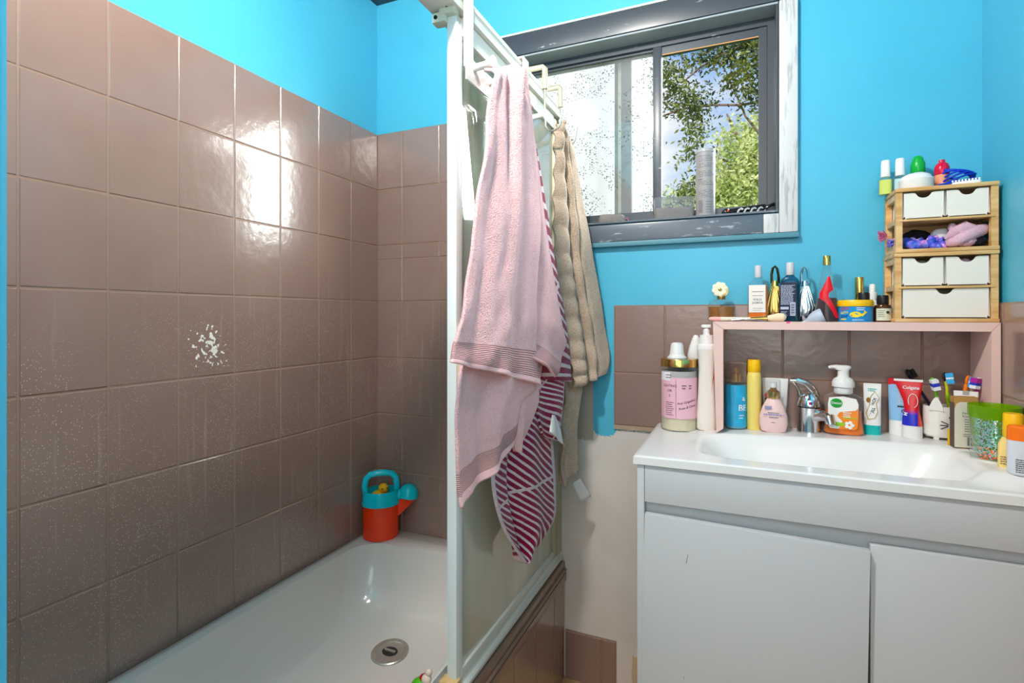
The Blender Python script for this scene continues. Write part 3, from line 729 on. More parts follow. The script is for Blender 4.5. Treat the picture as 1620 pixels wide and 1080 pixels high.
# ---- on the vanity, from the jar by the wall to the bottles by the far wall
o, s = put('scrub_jar', 'clear oval jar of pink labelled body scrub with gold lid, beside the pink shelf leg', 'jar', 1074.5, -.062)
r = 28 * s
MB().lathe([(r, .003), (r, 100 * s)], 40).lathe([(r * .97, 0), (r, .003)], 40).build('jar_wall', CLR, o)
MB().lathe([(r * .96, .002), (r * .96, 22 * s)], 40).build('cream_scrub', M('cream_scrub', (228, 216, 184), .4, var=.1, scale=120), o)
MB().lathe([(r * .95, 22 * s), (r * .95, 92 * s)], 40).build('granules', M('grey_granules', (196, 192, 190), .5, var=.35, scale=420), o)
la = MB().cyl_patch(r * 1.006, -1.25, 1.25, 20 * s, 83 * s, 30).build('label', M('pink_label', (238, 186, 200), .5), o)
MB().cyl_patch(r * 1.012, -1.2, -.48, 78 * s, 91 * s, 12).build('price_sticker', M('white_sticker', (242, 242, 244), .5), o)
tx = MB()
for k, w in enumerate(('IGHTING', 'OR', 'S')): tx.text(w, 5.6 * s, -15 * s, (70 - 7.5 * k) * s, r=r * 1.012)
tx.bars(7, -22 * s, -8 * s, 44 * s, 3.2 * s, 1.1 * s, r=r * 1.012)
tx.bars(2, 4 * s, 11 * s, 70 * s, 4 * s, 1.8 * s, r=r * 1.012).bars(2, 15 * s, 20 * s, 70 * s, 4 * s, 1.8 * s, r=r * 1.012, seed=5)
tx.bars(2, -22 * s, -12 * s, 86 * s, 4 * s, 1.4 * s, r=r * 1.016, seed=3)
MB().box(-5.2 * s, -4.8 * s, -r * 1.012, -r * 1.0, 22 * s, 80 * s).build('label_rule', INK, o, smooth=0)
tx.text('Pink Grapefruit', 5.0 * s, 12 * s, 46 * s, r=r * 1.012, rot=.22, shear=.3).text('Rose & Citrus', 5.0 * s, 13 * s, 38 * s, r=r * 1.012, rot=.22, shear=.3)
tx.build('lettering', M('plum_print', (110, 66, 84), .6), o, smooth=0)
MB().lathe([(r * 1.015, 99 * s), (r * 1.015, 110 * s), (r * .99, 111 * s), (.001, 111 * s)], 40).build('lid', GOLD, o)
lz = surf(o.location.x, -.062) + 111 * s
o, s = put('bottle_cap', 'white dome cap resting on the gold lid of the pink jar', 'cap', 1071, -.060, lz + .0003)
MB().lathe(P(s, (15, 0), (15, 1.5), (12, 4), (11, 7), (9.5, 20), (8.5, 23), (6, 24.5), (.1, 25)), 28).build('cap', WPL, o)

o, s = put('roll_on_bottle', 'white deodorant with a slanted white cap between pink jar and pump bottle', 'bottle', 1099, -.019)
MB().rloft([(0, 9 * s, 8 * s, 2.5), (2 * s, 10 * s, 9 * s, 2.5), (104 * s, 10 * s, 9 * s, 2.5), (105 * s, 9 * s, 8 * s, 2.5)]).build('body', WPL, o)
MB().rloft([(105.5 * s, 10.5 * s, 9 * s, 2.4), (112 * s, 11 * s, 9.5 * s, 2.4), (125 * s, 9.5 * s, 8 * s, 2.4, 1.2 * s), (138 * s, 6 * s, 5 * s, 2.2, 2.2 * s), (143 * s, 3 * s, 2.5 * s, 2, 1.5 * s), (144 * s, .6 * s, .5 * s, 2, 1.3 * s)]).build('cap', WPL, o)

o, s = put('pump_bottle', 'tall white pump lotion bottle with an orange label beside the pink shelf leg', 'bottle', 1117.5, -.075)
MB().rloft([(0, 13 * s, 10 * s, 2.6), (2 * s, 14.5 * s, 11 * s, 2.6), (20 * s, 14.5 * s, 11 * s, 2.6), (60 * s, 12.5 * s, 10 * s, 2.4), (95 * s, 11.5 * s, 9.5 * s, 2.2), (120 * s, 13 * s, 10 * s, 2.2), (127 * s, 14 * s, 11 * s, 2.1), (129 * s, 12 * s, 9 * s, 2)]).build('body', M('pearl_plastic', (236, 228, 220), .3), o)
MB().rloft([(127 * s, 14.5 * s, 11.5 * s, 2), (133 * s, 14 * s, 11 * s, 2), (135 * s, 11 * s, 9 * s, 2), (149 * s, 9.8 * s, 8.5 * s, 2), (150 * s, 4 * s, 4 * s, 2)]).build('collar', WPL, o)
MB().lathe(P(s, (5, 149), (5, 157), (3.6, 158), (3.6, 162)), 20).rloft([(161 * s, 7.5 * s, 5 * s, 2.5), (164 * s, 7.8 * s, 5 * s, 2.5), (165.5 * s, 7 * s, 4.5 * s, 2.5)]).build('pump_head', WPL, o)
la = MB(); ra = Matrix.Identity(4)
pts = []
for k in range(15):
    zz = (12 + 84 * k / 14) * s; w = (14.7 - 2.6 * math.sin(PI * min(1, zz / (110 * s)))) * s
    lo_ = .62 + .45 * (2 * k / 14 - 1) ** 2
    for a in (lo_, 1.55): pts.append((w * math.sin(a) * 1.03, -w * .80 * math.cos(a) * 1.12, zz))
la.add(pts, [(2 * k, 2 * k + 1, 2 * k + 3, 2 * k + 2) for k in range(14)]).build('label', M('orange_label', (238, 140, 62), .4, var=.25, scale=60), o)

o, s = put('body_mist', 'sky blue body mist bottle with clear cap over a gold pump, nearest the pink shelf leg', 'bottle', 1164.5, -.042)
r = 16 * s
MB().lathe([(r * .9, 0), (r, 2 * s), (r, 70 * s), (r * .9, 73 * s), (r * .6, 74 * s)], 36).build('body', CLRG, o)
MB().lathe([(r * .93, 2 * s), (r * .93, 69 * s)], 36).build('perfume', M('pale_blue_liquid', (120, 190, 214), .2), o)
MB().cyl_patch(r * 1.01, -.13, 1.5, 5 * s, 69 * s, 20).cyl_patch(r * 1.01, -1.6, -.24, 5 * s, 69 * s, 20).build('label', M('cloud_label', (44, 168, 214), .35, var=.35, scale=38), o)
tx = MB().text('BE', 13 * s, 10 * s, 34 * s, r=r * 1.02); tx.bars(2, 4 * s, 13 * s, 22 * s, 4 * s, 1.3 * s, r=r * 1.02)
tx.text('&', 9 * s, 12 * s, 48 * s, r=r * 1.02).build('lettering', WINK, o, smooth=0)
MB().add([(r * 1.02 * math.sin(a), -r * 1.02 * math.cos(a), z_) for a, z_ in ((.2, 58 * s), (.85, 57 * s), (.62, 43 * s))], [(0, 1, 2)]).build('blue_triangle', M('royal_blue_print', (24, 84, 190), .4), o, smooth=0)
MB().lathe(P(s, (8.5, 74), (8.5, 86), (4.5, 88), (4.5, 96), (3, 97)), 24).build('gold_pump', GOLD, o)
MB().lathe(P(s, (15.5, 74), (15.5, 103), (14, 104.5), (.1, 104.5)), 36, cap=False).build('clear_cap', clearish('smoky_clear_cap', (236, 222, 214), .07), o)

o, s = put('spray_bottle', 'slim pale yellow bottle with deep yellow cap beside the sky blue mist', 'bottle', 1193, -.045)
MB().lathe(P(s, (9.6, 0), (10.6, 2), (10.6, 82), (10.2, 86), (9.2, 90), (8, 91)), 32).build('body', M('pale_yellow_plastic', (246, 218, 118), .35), o)
MB().lathe(P(s, (9, 90.5), (9.8, 92), (9.4, 108), (8.6, 110), (.1, 110)), 32).build('cap', M('deep_yellow_plastic', (250, 192, 22), .35), o)

o, s = put('hand_cream_tube', 'white cream tube standing behind the pink perfume bottle', 'tube', 1226, -.018)
MB().rloft([(0, 12 * s, 6 * s, 2.2), (6 * s, 13 * s, 6.5 * s, 2.2), (40 * s, 17 * s, 4 * s, 2.2), (76 * s, 18.5 * s, .8 * s, 2.2), (79 * s, 18.5 * s, .6 * s, 2.2)]).build('body', WPL, o)
MB().ball((-10 * s, -5 * s, 52 * s), 4.5 * s, sy=.25).build('red_print', M('red_print', (206, 40, 36), .4), o)
MB().box(-14 * s, -7 * s, -5.5 * s, -4.6 * s, 34 * s, 48 * s).build('black_print', INK, o)

o, s = put('perfume_bottle', 'egg shaped pale pink perfume bottle with clear cap and gold collar, beside the tap', 'perfume', 1223.5, -.066)
MB().rloft([(0, 15 * s, 10 * s, 2.3), (2 * s, 18 * s, 11.5 * s, 2.3), (14 * s, 20.8 * s, 12.5 * s, 2.2), (26 * s, 20 * s, 12.5 * s, 2.2), (40 * s, 15.5 * s, 11 * s, 2.2), (50 * s, 10.5 * s, 9 * s, 2.2), (54 * s, 8 * s, 7.5 * s, 2.1)]).build('body', M('pink_frosted_glass', (240, 204, 200), .18), o)
tx = MB().bars(1, -14 * s, 16 * s, 28 * s, 4 * s, 1.8 * s, y=-13.2 * s).bars(1, -12 * s, -2 * s, 37 * s, 4 * s, 5 * s, y=-12.6 * s)
tx.build('blue_band', M('lilac_print', (150, 150, 196), .5), o, smooth=0)
MB().bars(1, -8 * s, 9 * s, 31 * s, 3 * s, 1.3 * s, y=-13.4 * s).bars(1, -6 * s, 7 * s, 24 * s, 3 * s, 1.3 * s, y=-13.4 * s).bars(1, -3 * s, 3 * s, 16 * s, 3 * s, 1 * s, y=-13 * s).build('lettering', GREYINK, o, smooth=0)
MB().lathe(P(s, (9, 53), (9.4, 55), (9, 64), (6, 66), (4.5, 68), (4.5, 75), (3, 76)), 26).build('gold_collar', GOLD, o)
MB().lathe(P(s, (4.8, 70), (4.8, 78), (.1, 79)), 20).build('nozzle', WPL, o)
MB().lathe(P(s, (10.4, 54), (10.4, 81), (9.6, 82), (.1, 82)), 30, cap=False).build('clear_cap', CLR, o)

o, s = put('soap_dispenser', 'foaming hand wash bottle of orange soap with white pump and green oval badge', 'soap bottle', 1334, -.052)
def soapsec(z, w): return (z * s, w * s, 13 * s, 3.2)
MB().rloft([soapsec(0, 25), soapsec(3, 28.5), soapsec(12, 27.5), soapsec(28, 25), soapsec(42, 25.5), soapsec(54, 27.5), soapsec(60, 25), soapsec(64, 16), soapsec(66, 12)]).build('bottle', CLR, o)
MB().rloft([(1.5 * s, 24 * s, 11.6 * s, 3.2), (4 * s, 27 * s, 11.8 * s, 3.2), (12 * s, 26 * s, 11.8 * s, 3.2), (28 * s, 23.6 * s, 11.8 * s, 3.2), (38 * s, 23.6 * s, 11.8 * s, 3.2)]).build('soap', M('orange_soap', (244, 122, 14), .12), o)
lw = [(-17.5, 10), (-20, 14), (-20.5, 48), (-19, 58), (0, 61), (17, 58), (20, 50), (19, 14), (16, 10)]
MB().prism([(a * s, b_ * s) for a, b_ in lw], -13.6 * s, -13.2 * s).build('label', M('white_label', (244, 240, 236), .4), o, smooth=0)
MB().prism([(a * s, b_ * s) for a, b_ in [(-6, 10), (-1, 22), (-8, 30), (-5, 36), (16, 40), (19.4, 44), (19, 14), (16, 10)]], -13.9 * s, -13.6 * s).build('orange_panel', M('orange_print', (244, 140, 44), .4), o, smooth=0)
MB().prism([(-9 * s + 8.2 * s * math.cos(i * PI / 14), 50 * s + 7.2 * s * math.sin(i * PI / 14)) for i in range(28)], -14.3 * s, -13.8 * s).build('green_badge', M('green_badge', (22, 150, 44), .4), o, smooth=0)
tx = MB().text('Dettol', 5.4 * s, -9 * s, 50 * s, y=-14.5 * s).bars(3, 0, 11 * s, 35 * s, 3 * s, 1.5 * s, y=-14.1 * s)
tx.build('lettering', WINK, o, smooth=0)
MB().bars(1, 0, 18 * s, 27 * s, 3 * s, 1.6 * s, y=-14.1 * s).prism([(-6 * s + 9 * s * math.cos(a), 20 * s + 6 * s * math.sin(a)) for a in [PI + i * PI / 10 for i in range(11)]], -14.4 * s, -14 * s).build('lime_slice', M('lime_print', (150, 200, 40), .4), o, smooth=0)
fl = MB()
for k in range(5): fl.ball(((8 + 4 * math.cos(k * 1.257)) * s, -14.2 * s, (17 + 4 * math.sin(k * 1.257)) * s), 2.6 * s, sy=.15, seg=10)
fl.build('blossom_print', WINK, o)
PUM = M('frosted_white_pump', (232, 230, 228), .35)
MB().lathe(P(s, (12, 64), (13, 66), (13, 74), (15.5, 75), (15.5, 82), (13, 87), (8.5, 90), (8, 92)), 32).build('collar', PUM, o)
MB().lathe(P(s, (8, 90), (7.8, 103)), 24).rloft([(101 * s, 9 * s, 8 * s, 2.4, -1 * s), (105 * s, 14 * s, 8.5 * s, 2.6, -3 * s), (107.5 * s, 13 * s, 8 * s, 2.6, -3 * s), (108.5 * s, 9 * s, 6 * s, 2.4, -2 * s)]).tube([(-8 * s, 0, 105.5 * s), (-16 * s, 0, 105 * s), (-20 * s, 0, 104.2 * s)], 3 * s, 12, rs=[4 * s, 3 * s, 2.2 * s]).build('pump_head', PUM, o)

o, s = put('toothpaste_tube', 'small white childrens toothpaste tube on a teal cap, beside the orange soap', 'toothpaste', 1380, -.036)
MB().rloft([(0, 11 * s, 8 * s, 2.4), (15 * s, 11.4 * s, 8.2 * s, 2.4)]).build('cap', M('teal_cap', (20, 182, 178), .35), o)
MB().rloft([(15 * s, 11.4 * s, 8.2 * s, 2.4), (35 * s, 11.4 * s, 7 * s, 2.4), (60 * s, 11.6 * s, 3 * s, 2.6), (75 * s, 11.8 * s, .8 * s, 3), (80 * s, 11.8 * s, .5 * s, 3)]).build('body', WPL, o)
yy = lambda zz: -(8.8 - 7.0 * max(0, (zz - 18) / 62)) * s
loopp = [(-5, 24), (3, 26), (7, 36), (5, 50), (9, 58), (3, 68), (-2, 60), (-4, 46), (-8, 34), (-5, 24)]
MB().tube([(a * s, yy(b_), b_ * s) for a, b_ in loopp], .5 * s, 6).build('yellow_outline', M('mustard_print', (196, 176, 60), .5), o)
MB().text('JACK', 6 * s, 2 * s, 52 * s, y=yy(50), rot=1.25).text('N JILL', 6 * s, 0, 36 * s, y=yy(33), rot=1.25).build('lettering', INK, o, smooth=0)
MB().ball((-5 * s, yy(55), 54 * s), 3 * s, sy=.3, sz=1.4).build('brown_print', M('brown_print', (150, 96, 40), .5), o)
MB().bars(2, -6 * s, 6 * s, 71 * s, 3 * s, 1.2 * s, y=yy(73)).build('teal_print', M('teal_cap'), o, smooth=0)

o, s = put('toothpaste_tube', 'pale blue toothpaste tube with red crimp standing behind the red tube', 'toothpaste', 1423.5, -.024)
MB().lathe(P(s, (14, 0), (14, 22), (12, 24)), 28, sy=.7).build('cap', WPL, o)
MB().rloft([(23 * s, 14 * s, 9.5 * s, 2.2), (45 * s, 14.5 * s, 8 * s, 2.3), (72 * s, 15 * s, 2.5 * s, 2.6), (79 * s, 15 * s, 1 * s, 3)]).build('body', M('pale_blue_tube', (142, 188, 228), .3), o)
MB().box(-15 * s, 15 * s, -.9 * s, .9 * s, 78 * s, 88 * s).build('crimp', M('red_tube', (214, 24, 36), .3), o)
MB().bars(1, -3 * s, 11 * s, 44 * s, 3 * s, 2.5 * s, y=-8.6 * s).text('OZ', 7.5 * s, 7 * s, 38 * s, y=-9 * s).build('lettering', INK, o, smooth=0)
MB().bars(9, -2 * s, 11 * s, 70 * s, 2.6 * s, .9 * s, y=-7.5 * s).build('white_lettering', WINK, o, smooth=0)
o, s = put('toothpaste_tube', 'red and blue toothpaste tube standing in front of the pale blue one', 'toothpaste', 1443, -.057)
MB().lathe(P(s, (13, 0), (13.4, 2), (13, 19), (11, 21)), 28, sy=.8).build('cap', WPL, o)
secs = [(20 * s, 13 * s, 10 * s, 2.2), (32 * s, 12 * s, 9 * s, 2.2, -.5 * s), (45 * s, 9.5 * s, 7.5 * s, 2.2, -.5 * s), (58 * s, 10.5 * s, 5 * s, 2.4, -1 * s), (76 * s, 15 * s, 2.2 * s, 2.6, -3 * s), (89 * s, 18.5 * s, .8 * s, 3, -5 * s)]
m, nt, b_ = new_mat('red_blue_tube'); g = NG(m)
tc = g.n('TexCoord'); sp = g.n('SeparateXYZ'); g.l(tc.outputs['Object'], sp.inputs[0])
g.l(g.mix(g.ramp(sp.outputs['Z'], 46 * s, 36 * s), srgb(214, 20, 32), g.mix(g.math('GREATER_THAN', sp.outputs['X'], 7.5 * s), srgb(38, 44, 190), srgb(226, 70, 40))), b_.inputs['Base Color']); b_.inputs['Roughness'].default_value = .25
MB().rloft(secs).build('body', m, o)
MB().box(-23.5 * s, 13.5 * s, -1.1 * s, 1.1 * s, 88.6 * s, 92 * s).build('crimp', WPL, o)
MB().text('Colgate', 6.8 * s, -1.5 * s, 79 * s, y=-2.6 * s).build('lettering', WINK, o, smooth=0)
MB().tube([((1 + 6 * math.cos(a)) * s, -6.4 * s, (59 + 11 * math.sin(a)) * s) for a in [i * PI / 10 for i in range(-4, 13)]], .45 * s, 6).build('white_ring_print', WINK, o)
MB().text('M', 7 * s, -8 * s, 38 * s, y=-9.6 * s, rot=1.4).build('white_lettering', WINK, o, smooth=0)

# toothbrush cup with the brushes in it
cupx, cs_ = spot(1489, -.048); cupz = surf(cupx, -.048)
cup = thing('toothbrush_cup', 'white cat faced toothbrush cup with ears and whiskers', 'cup', (cupx, -.048, cupz), facing(cupx, -.048) + .42)
s = cs_; r = 24 * s; CER = M('ivory_ceramic', (234, 230, 222), .25)
MB().lathe([(r * .9, 4 * s), (r, 7 * s), (r * 1.0, 50 * s), (r * .985, 52 * s), (r * .93, 51 * s), (r * .92, 12 * s), (.001, 10 * s)], 40, sy=.85).build('body', CER, cup)
for a in (-.62, .78):
    ear = MB()
    c_, s_ = r * math.sin(a), -r * .85 * math.cos(a)
    tg = Vector((math.cos(a), .85 * math.sin(a), 0)).normalized(); nrm = Vector((math.sin(a), -math.cos(a), 0))
    for k, (w, h) in enumerate(((9, 46), (7.6, 54), (5.2, 60), (2.6, 65), (.5, 67))):
        for sg, dn in ((-1, -.0012), (1, -.0012), (1, .0016), (-1, .0016)):
            ear.v.append(tuple(Vector((c_, s_, h * s)) + tg * (sg * w * s) + nrm * dn))
    b0 = len(ear.v) - 20
    for k in range(4):
        for q in range(4): ear.f.append((b0 + k * 4 + q, b0 + k * 4 + (q + 1) % 4, b0 + k * 4 + 4 + (q + 1) % 4, b0 + k * 4 + 4 + q))
    ear.f.append((b0 + 16, b0 + 17, b0 + 18, b0 + 19)); ear.f.append((b0, b0 + 1, b0 + 2, b0 + 3))
    ear.build('ear', CER, cup, smooth=50)
wh = MB()
for a, z_, t_ in ((.05, 30, -.12), (.0, 24, .0), (.03, 18, .14)):
    a -= .42
    pts = [(r * 1.015 * math.sin(a + .13 * k), -r * .868 * math.cos(a + .13 * k), (z_ + t_ * 12 * k) * s) for k in range(4)]
    wh.tube(pts, .7 * s, 6)
wh.ball((r * math.sin(.10), -r * .86 * math.cos(.10), 36 * s), 1.6 * s, seg=10)
wh.build('face_marks', M('charcoal_marks', (52, 48, 50), .6), cup)
for a in (-.7, .7, 2.4, -2.4): MB().box(r * .8 * math.sin(a) - 3 * s, r * .8 * math.sin(a) + 3 * s, -r * .7 * math.cos(a) - 3 * s, -r * .7 * math.cos(a) + 3 * s, 0, 6 * s, .0008).build('foot', CER, cup)

def brush(label, hpx, hpy, hy, hc, headc, bris, kink=0, fat=1.0, bdir=(-.5, -.85, .25), col2=None, base=None, hump=0):
    xh, s = spot(hpx, hy); tip = Vector((xh, hy, CAM.z + (HY - hpy) * s))
    bs = Vector(base) if base else Vector((cupx, -.048, cupz + 12 * cs_))
    d = (tip - bs); L = d.length; d = d.normalized()
    o = thing('toothbrush', label, 'toothbrush', tuple(bs), 0, 'toothbrushes around the cat cup')
    side = Vector(bdir); side = (side - d * side.dot(d)).normalized()
    pts, rs = [], []
    for k in range(13):
        t_ = k / 12
        pts.append(d * (L * .86 * t_) + side * (kink * math.sin(t_ * PI) - hump * math.exp(-((t_ - .62) / .14) ** 2)))
        rs.append(fat * (.0046 + .0014 * math.sin(t_ * 7) - .0018 * sstep(.7, 1, t_)))
    MB().tube(pts, .005, 12, rs=rs, flat=.8).build('handle', hc, o)
    if col2: MB().tube([p_ + side * .0022 for p_ in pts[3:10]], .004, 10, rs=[q_ * .75 for q_ in rs[3:10]]).build('grip', col2, o)
    hp = [d * (L * (.84 + .16 * k / 5)) for k in range(6)]
    MB().tube(hp, .004, 12, rs=[.0040, .0062, .0078, .0084, .0076, .0040], flat=.5).build('head', headc, o)
    up = d; rt = up.cross(side)
    for k, (bm_, t0, t1) in enumerate(bris):
        q = MB(); c0 = d * (L - .026 + .024 * t0); c1 = d * (L - .026 + .024 * t1)
        vs = []
        for c_ in (c0, c1):
            for a_ in (-1, 1):
                for h_ in (.001, .0150): vs.append(tuple(c_ + rt * (.0068 * a_) + side * h_))
        q.add(vs, [(0, 1, 3, 2), (4, 6, 7, 5), (0, 4, 5, 1), (2, 3, 7, 6), (0, 2, 6, 4), (1, 5, 7, 3)]).build('bristles', bm_, o, smooth=0)
    return o
BW = M('white_bristles', (236, 240, 242), .7, var=.1, scale=300); BB_ = M('sky_bristles', (60, 170, 228), .7, var=.2, scale=300); BN = M('navy_bristles', (40, 60, 190), .7, var=.2, scale=300)
GRN = M('lime_green_plastic', (112, 206, 34), .3); LIM = M('acid_lime_plastic', (206, 212, 30), .3); ORG = M('orange_plastic', (246, 122, 16), .3); PUR = M('magenta_plastic', (176, 38, 150), .3); NAVY = M('dark_purple_plastic', (44, 34, 72), .3)
cb_ = lambda dx_, dy_: (cupx + dx_, -.048 + dy_, cupz + 13 * cs_)
brush('lime green and white toothbrush with navy bristles in the cat cup', 1474, 598, -.070, GRN, GRN, [(BW, 0, .35), (BN, .35, .7), (BW, .7, 1)], .0, 1.0, (.1, -1, -.1), WPL, base=cb_(.008, -.006))
brush('acid lime toothbrush with humped grip and sky blue bristles in the cat cup', 1494, 589, -.040, LIM, BLK, [(BB_, 0, .45), (BW, .45, .6), (BB_, .6, 1)], .0, 1.15, (.9, -.3, .2), GRN, base=cb_(.026, .004), hump=.004)
brush('slim black and purple toothbrush leaning out of the cat cup behind the red tube', 1434, 584, -.022, NAVY, BLK, [(BLK, .1, .9)], .0, .9, (.5, .7, .2), BLK, base=cb_(.012, .010))
bz = surf(1.655, -.055)
brush('fat orange toothbrush with sky blue bristles standing behind the carton', 1533, 594, -.050, ORG, ORG, [(BB_, 0, .4), (BW, .4, .55), (BB_, .55, 1)], .0, 1.7, (1, -.2, .1), None, base=(1.650, -.062, bz + .001), hump=-.004)
brush('purple and white toothbrush standing behind the green tumbler', 1549, 597, -.070, PUR, WPL, [(BW, 0, .3), (BN, .3, .55), (PUR, .55, 1)], -.006, 1.1, (-.75, -.6, .2), WPL, base=(1.672, -.075, bz + .001))

o, s = put('floss_packet', 'small translucent white packet standing behind the carton', 'packet', 1528, -.085)
MB().rloft([(0, 14 * s, 5 * s, 5), (62 * s, 14.5 * s, 5 * s, 5), (76 * s, 15 * s, 1.5 * s, 5), (82 * s, 15 * s, .6 * s, 5)]).build('pouch', M('milky_plastic', (226, 220, 214), .3), o)
MB().box(-4 * s, 4 * s, -1.8 * s, 1.8 * s, 76 * s, 82.5 * s).build('seal', M('grey_seal', (170, 166, 160), .4), o)

o, s = put('carton', 'open kraft and cream carton with a barcode beside the green tumbler', 'carton', 1525, -.128, turn=.38)
BX = M('cream_card', (226, 218, 202), .7); KR = M('kraft_card', (190, 138, 78), .8, var=.12, scale=60)
w, dd, hh = 15.5 * s, 7 * s, 80 * s
MB().box(-w, w, -dd, -dd + .0008, 0, hh).box(-w, w, dd - .0008, dd, 0, hh).box(w - .0008, w, -dd, dd, 0, hh).box(-w, w, -dd, dd, 0, .001).build('box', KR, o, smooth=0)
MB().box(-w - .0004, -w + .0006, -dd, dd, 0, hh * .88).build('side_flap', M('brown_printed_card', (92, 78, 70), .7, var=.4, scale=160), o, smooth=0)
pan = [(-w + .4 * s, 1 * s), (w - .3 * s, 1 * s), (w - .3 * s, 72 * s), (-w + 8 * s, 72 * s), (-w + 3 * s, 69 * s), (-w + .4 * s, 60 * s)]
MB().prism(pan, -dd - .0005, -dd - .0001).build('printed_panel', BX, o, smooth=0)
tx = MB().text('TWO PLUS', 4.2 * s, 5 * s, 54 * s, y=-dd - .0008).text('FLOSS PACK', 3.6 * s, 5 * s, 49.5 * s, y=-dd - .0008).bars(6, -2 * s, 13 * s, 44 * s, 3.6 * s, 1 * s, y=-dd - .0008)
tx.bars(2, -4 * s, 13 * s, 21 * s, 3 * s, 1 * s, y=-dd - .0008, seed=4)
for k in range(11):
    w_ = (.5, 1.1, .4, .8, 1.3)[k % 5] * s; tx.box(1 * s + k * 1.2 * s, 1 * s + k * 1.2 * s + w_ * .8, -dd - .0009, -dd - .0007, 4 * s, 17 * s)
tx.build('lettering', INK, o, smooth=0)
MB().ball((9 * s, -dd - .0004, 64 * s), 3.2 * s, sy=.05).build('brown_emblem', M('brown_print'), o)
MB().box(-w - 3 * s, -w * .2, dd + .0004, dd + .0014, 0, 26 * s).build('yellow_insert', M('yellow_card', (240, 186, 40), .6), o, smooth=0)

o, s = put('glitter_tumbler', 'lime green double walled tumbler filled with glitter and orange flakes', 'tumbler', 1573, -.206)
r = 31.0 * s
MB().lathe([(r * .93, 0), (r * .95, 2 * s), (r * 1.0, 66 * s)], 40, cap=False).build('outer_wall', CLR, o)
LG = clearish('lime_clear_plastic', (196, 230, 60), .3, body=(150, 200, 20))
MB().lathe([(r * 1.0, 66 * s), (r * 1.05, 70 * s), (r * 1.06, 86 * s), (r * 1.03, 86 * s), (r * .98, 70 * s), (r * .86, 20 * s), (r * .80, 12 * s), (.001, 11 * s)], 40, cap=False).build('liner', LG, o)
MB().lathe([(r * .94, .0), (r * .95, 3 * s), (.001, 3.4 * s)], 40).build('base', M('clear_base', (220, 226, 214), .2), o)
rd = random.Random(5)
for nm, mt, cnt, z0_, z1_, a0, a1 in (('glitter', M('iridescent_glitter', (150, 226, 200), .15, .6), 420, 10, 66, -.9, .35), ('orange_flakes', M('orange_flakes', (246, 110, 30), .4), 170, 3, 22, -.75, .9), ('pale_glitter', M('silver_glitter', (226, 230, 246), .12, .7), 260, 6, 66, -1.2, .1)):
    q = MB()
    for k in range(cnt):
        a = a0 + (a1 - a0) * rd.random() ** .8; zz = (z0_ + (z1_ - z0_) * rd.random()) * s; rr_ = r * (.93 + .02 * rd.random() + .0006 * zz / s); d_ = 1.15 * s * (.5 + rd.random())
        t_ = rd.random() * 6.28; cx_, cy_ = rr_ * math.sin(a), -rr_ * math.cos(a)
        tg = Vector((math.cos(a), math.sin(a), 0)); up = Vector((.2 * rd.uniform(-1, 1), .2 * rd.uniform(-1, 1), 1))
        q.add([tuple(Vector((cx_, cy_, zz)) + tg * (d_ * math.cos(t_ + k_ * PI / 2)) + up * (d_ * math.sin(t_ + k_ * PI / 2))) for k_ in range(4)], [(0, 1, 2, 3)])
    ob = q.build(nm, mt, o, smooth=0); ob['kind'] = 'stuff'

o, s = put('sunscreen_bottle', 'pale yellow rounded bottle with printed foot beside the green tumbler', 'bottle', 1603, -.264)
MB().rloft([(0, 17 * s, 12 * s, 2.5), (2 * s, 18.5 * s, 13 * s, 2.5), (36 * s, 18 * s, 13 * s, 2.5), (46 * s, 14 * s, 10 * s, 2.3), (52 * s, 8.5 * s, 8.5 * s, 2)]).build('body', M('butter_plastic', (250, 218, 136), .35), o)
MB().lathe(P(s, (12.5, 49), (13, 51), (12.5, 84), (11.5, 86), (.1, 86)), 30).build('cap', M('deep_yellow_plastic'), o)
MB().bars(4, -15 * s, 2 * s, 17 * s, 3.6 * s, 1.2 * s, y=-13.6 * s).build('lettering', INK, o, smooth=0)
o, s = put('sunscreen_bottle', 'white bottle with bright orange cap nearest the front edge of the vanity', 'bottle', 1618, -.308)
MB().rloft([(0, 17 * s, 13 * s, 2.5), (2 * s, 18.5 * s, 14 * s, 2.5), (54 * s, 18.5 * s, 14 * s, 2.5), (56 * s, 16 * s, 12 * s, 2.4)]).build('body', M('cool_white_plastic', (216, 218, 226), .35), o)
MB().rloft([(54 * s, 19 * s, 14.4 * s, 2.5), (74 * s, 18.4 * s, 14 * s, 2.5), (76.5 * s, 16 * s, 12 * s, 2.5)]).build('cap', M('bright_orange_plastic', (250, 116, 20), .35), o)
MB().bars(7, -8 * s, 12 * s, 24 * s, 3.2 * s, 1.2 * s, y=-14.6 * s).build('lettering', INK, o, smooth=0)

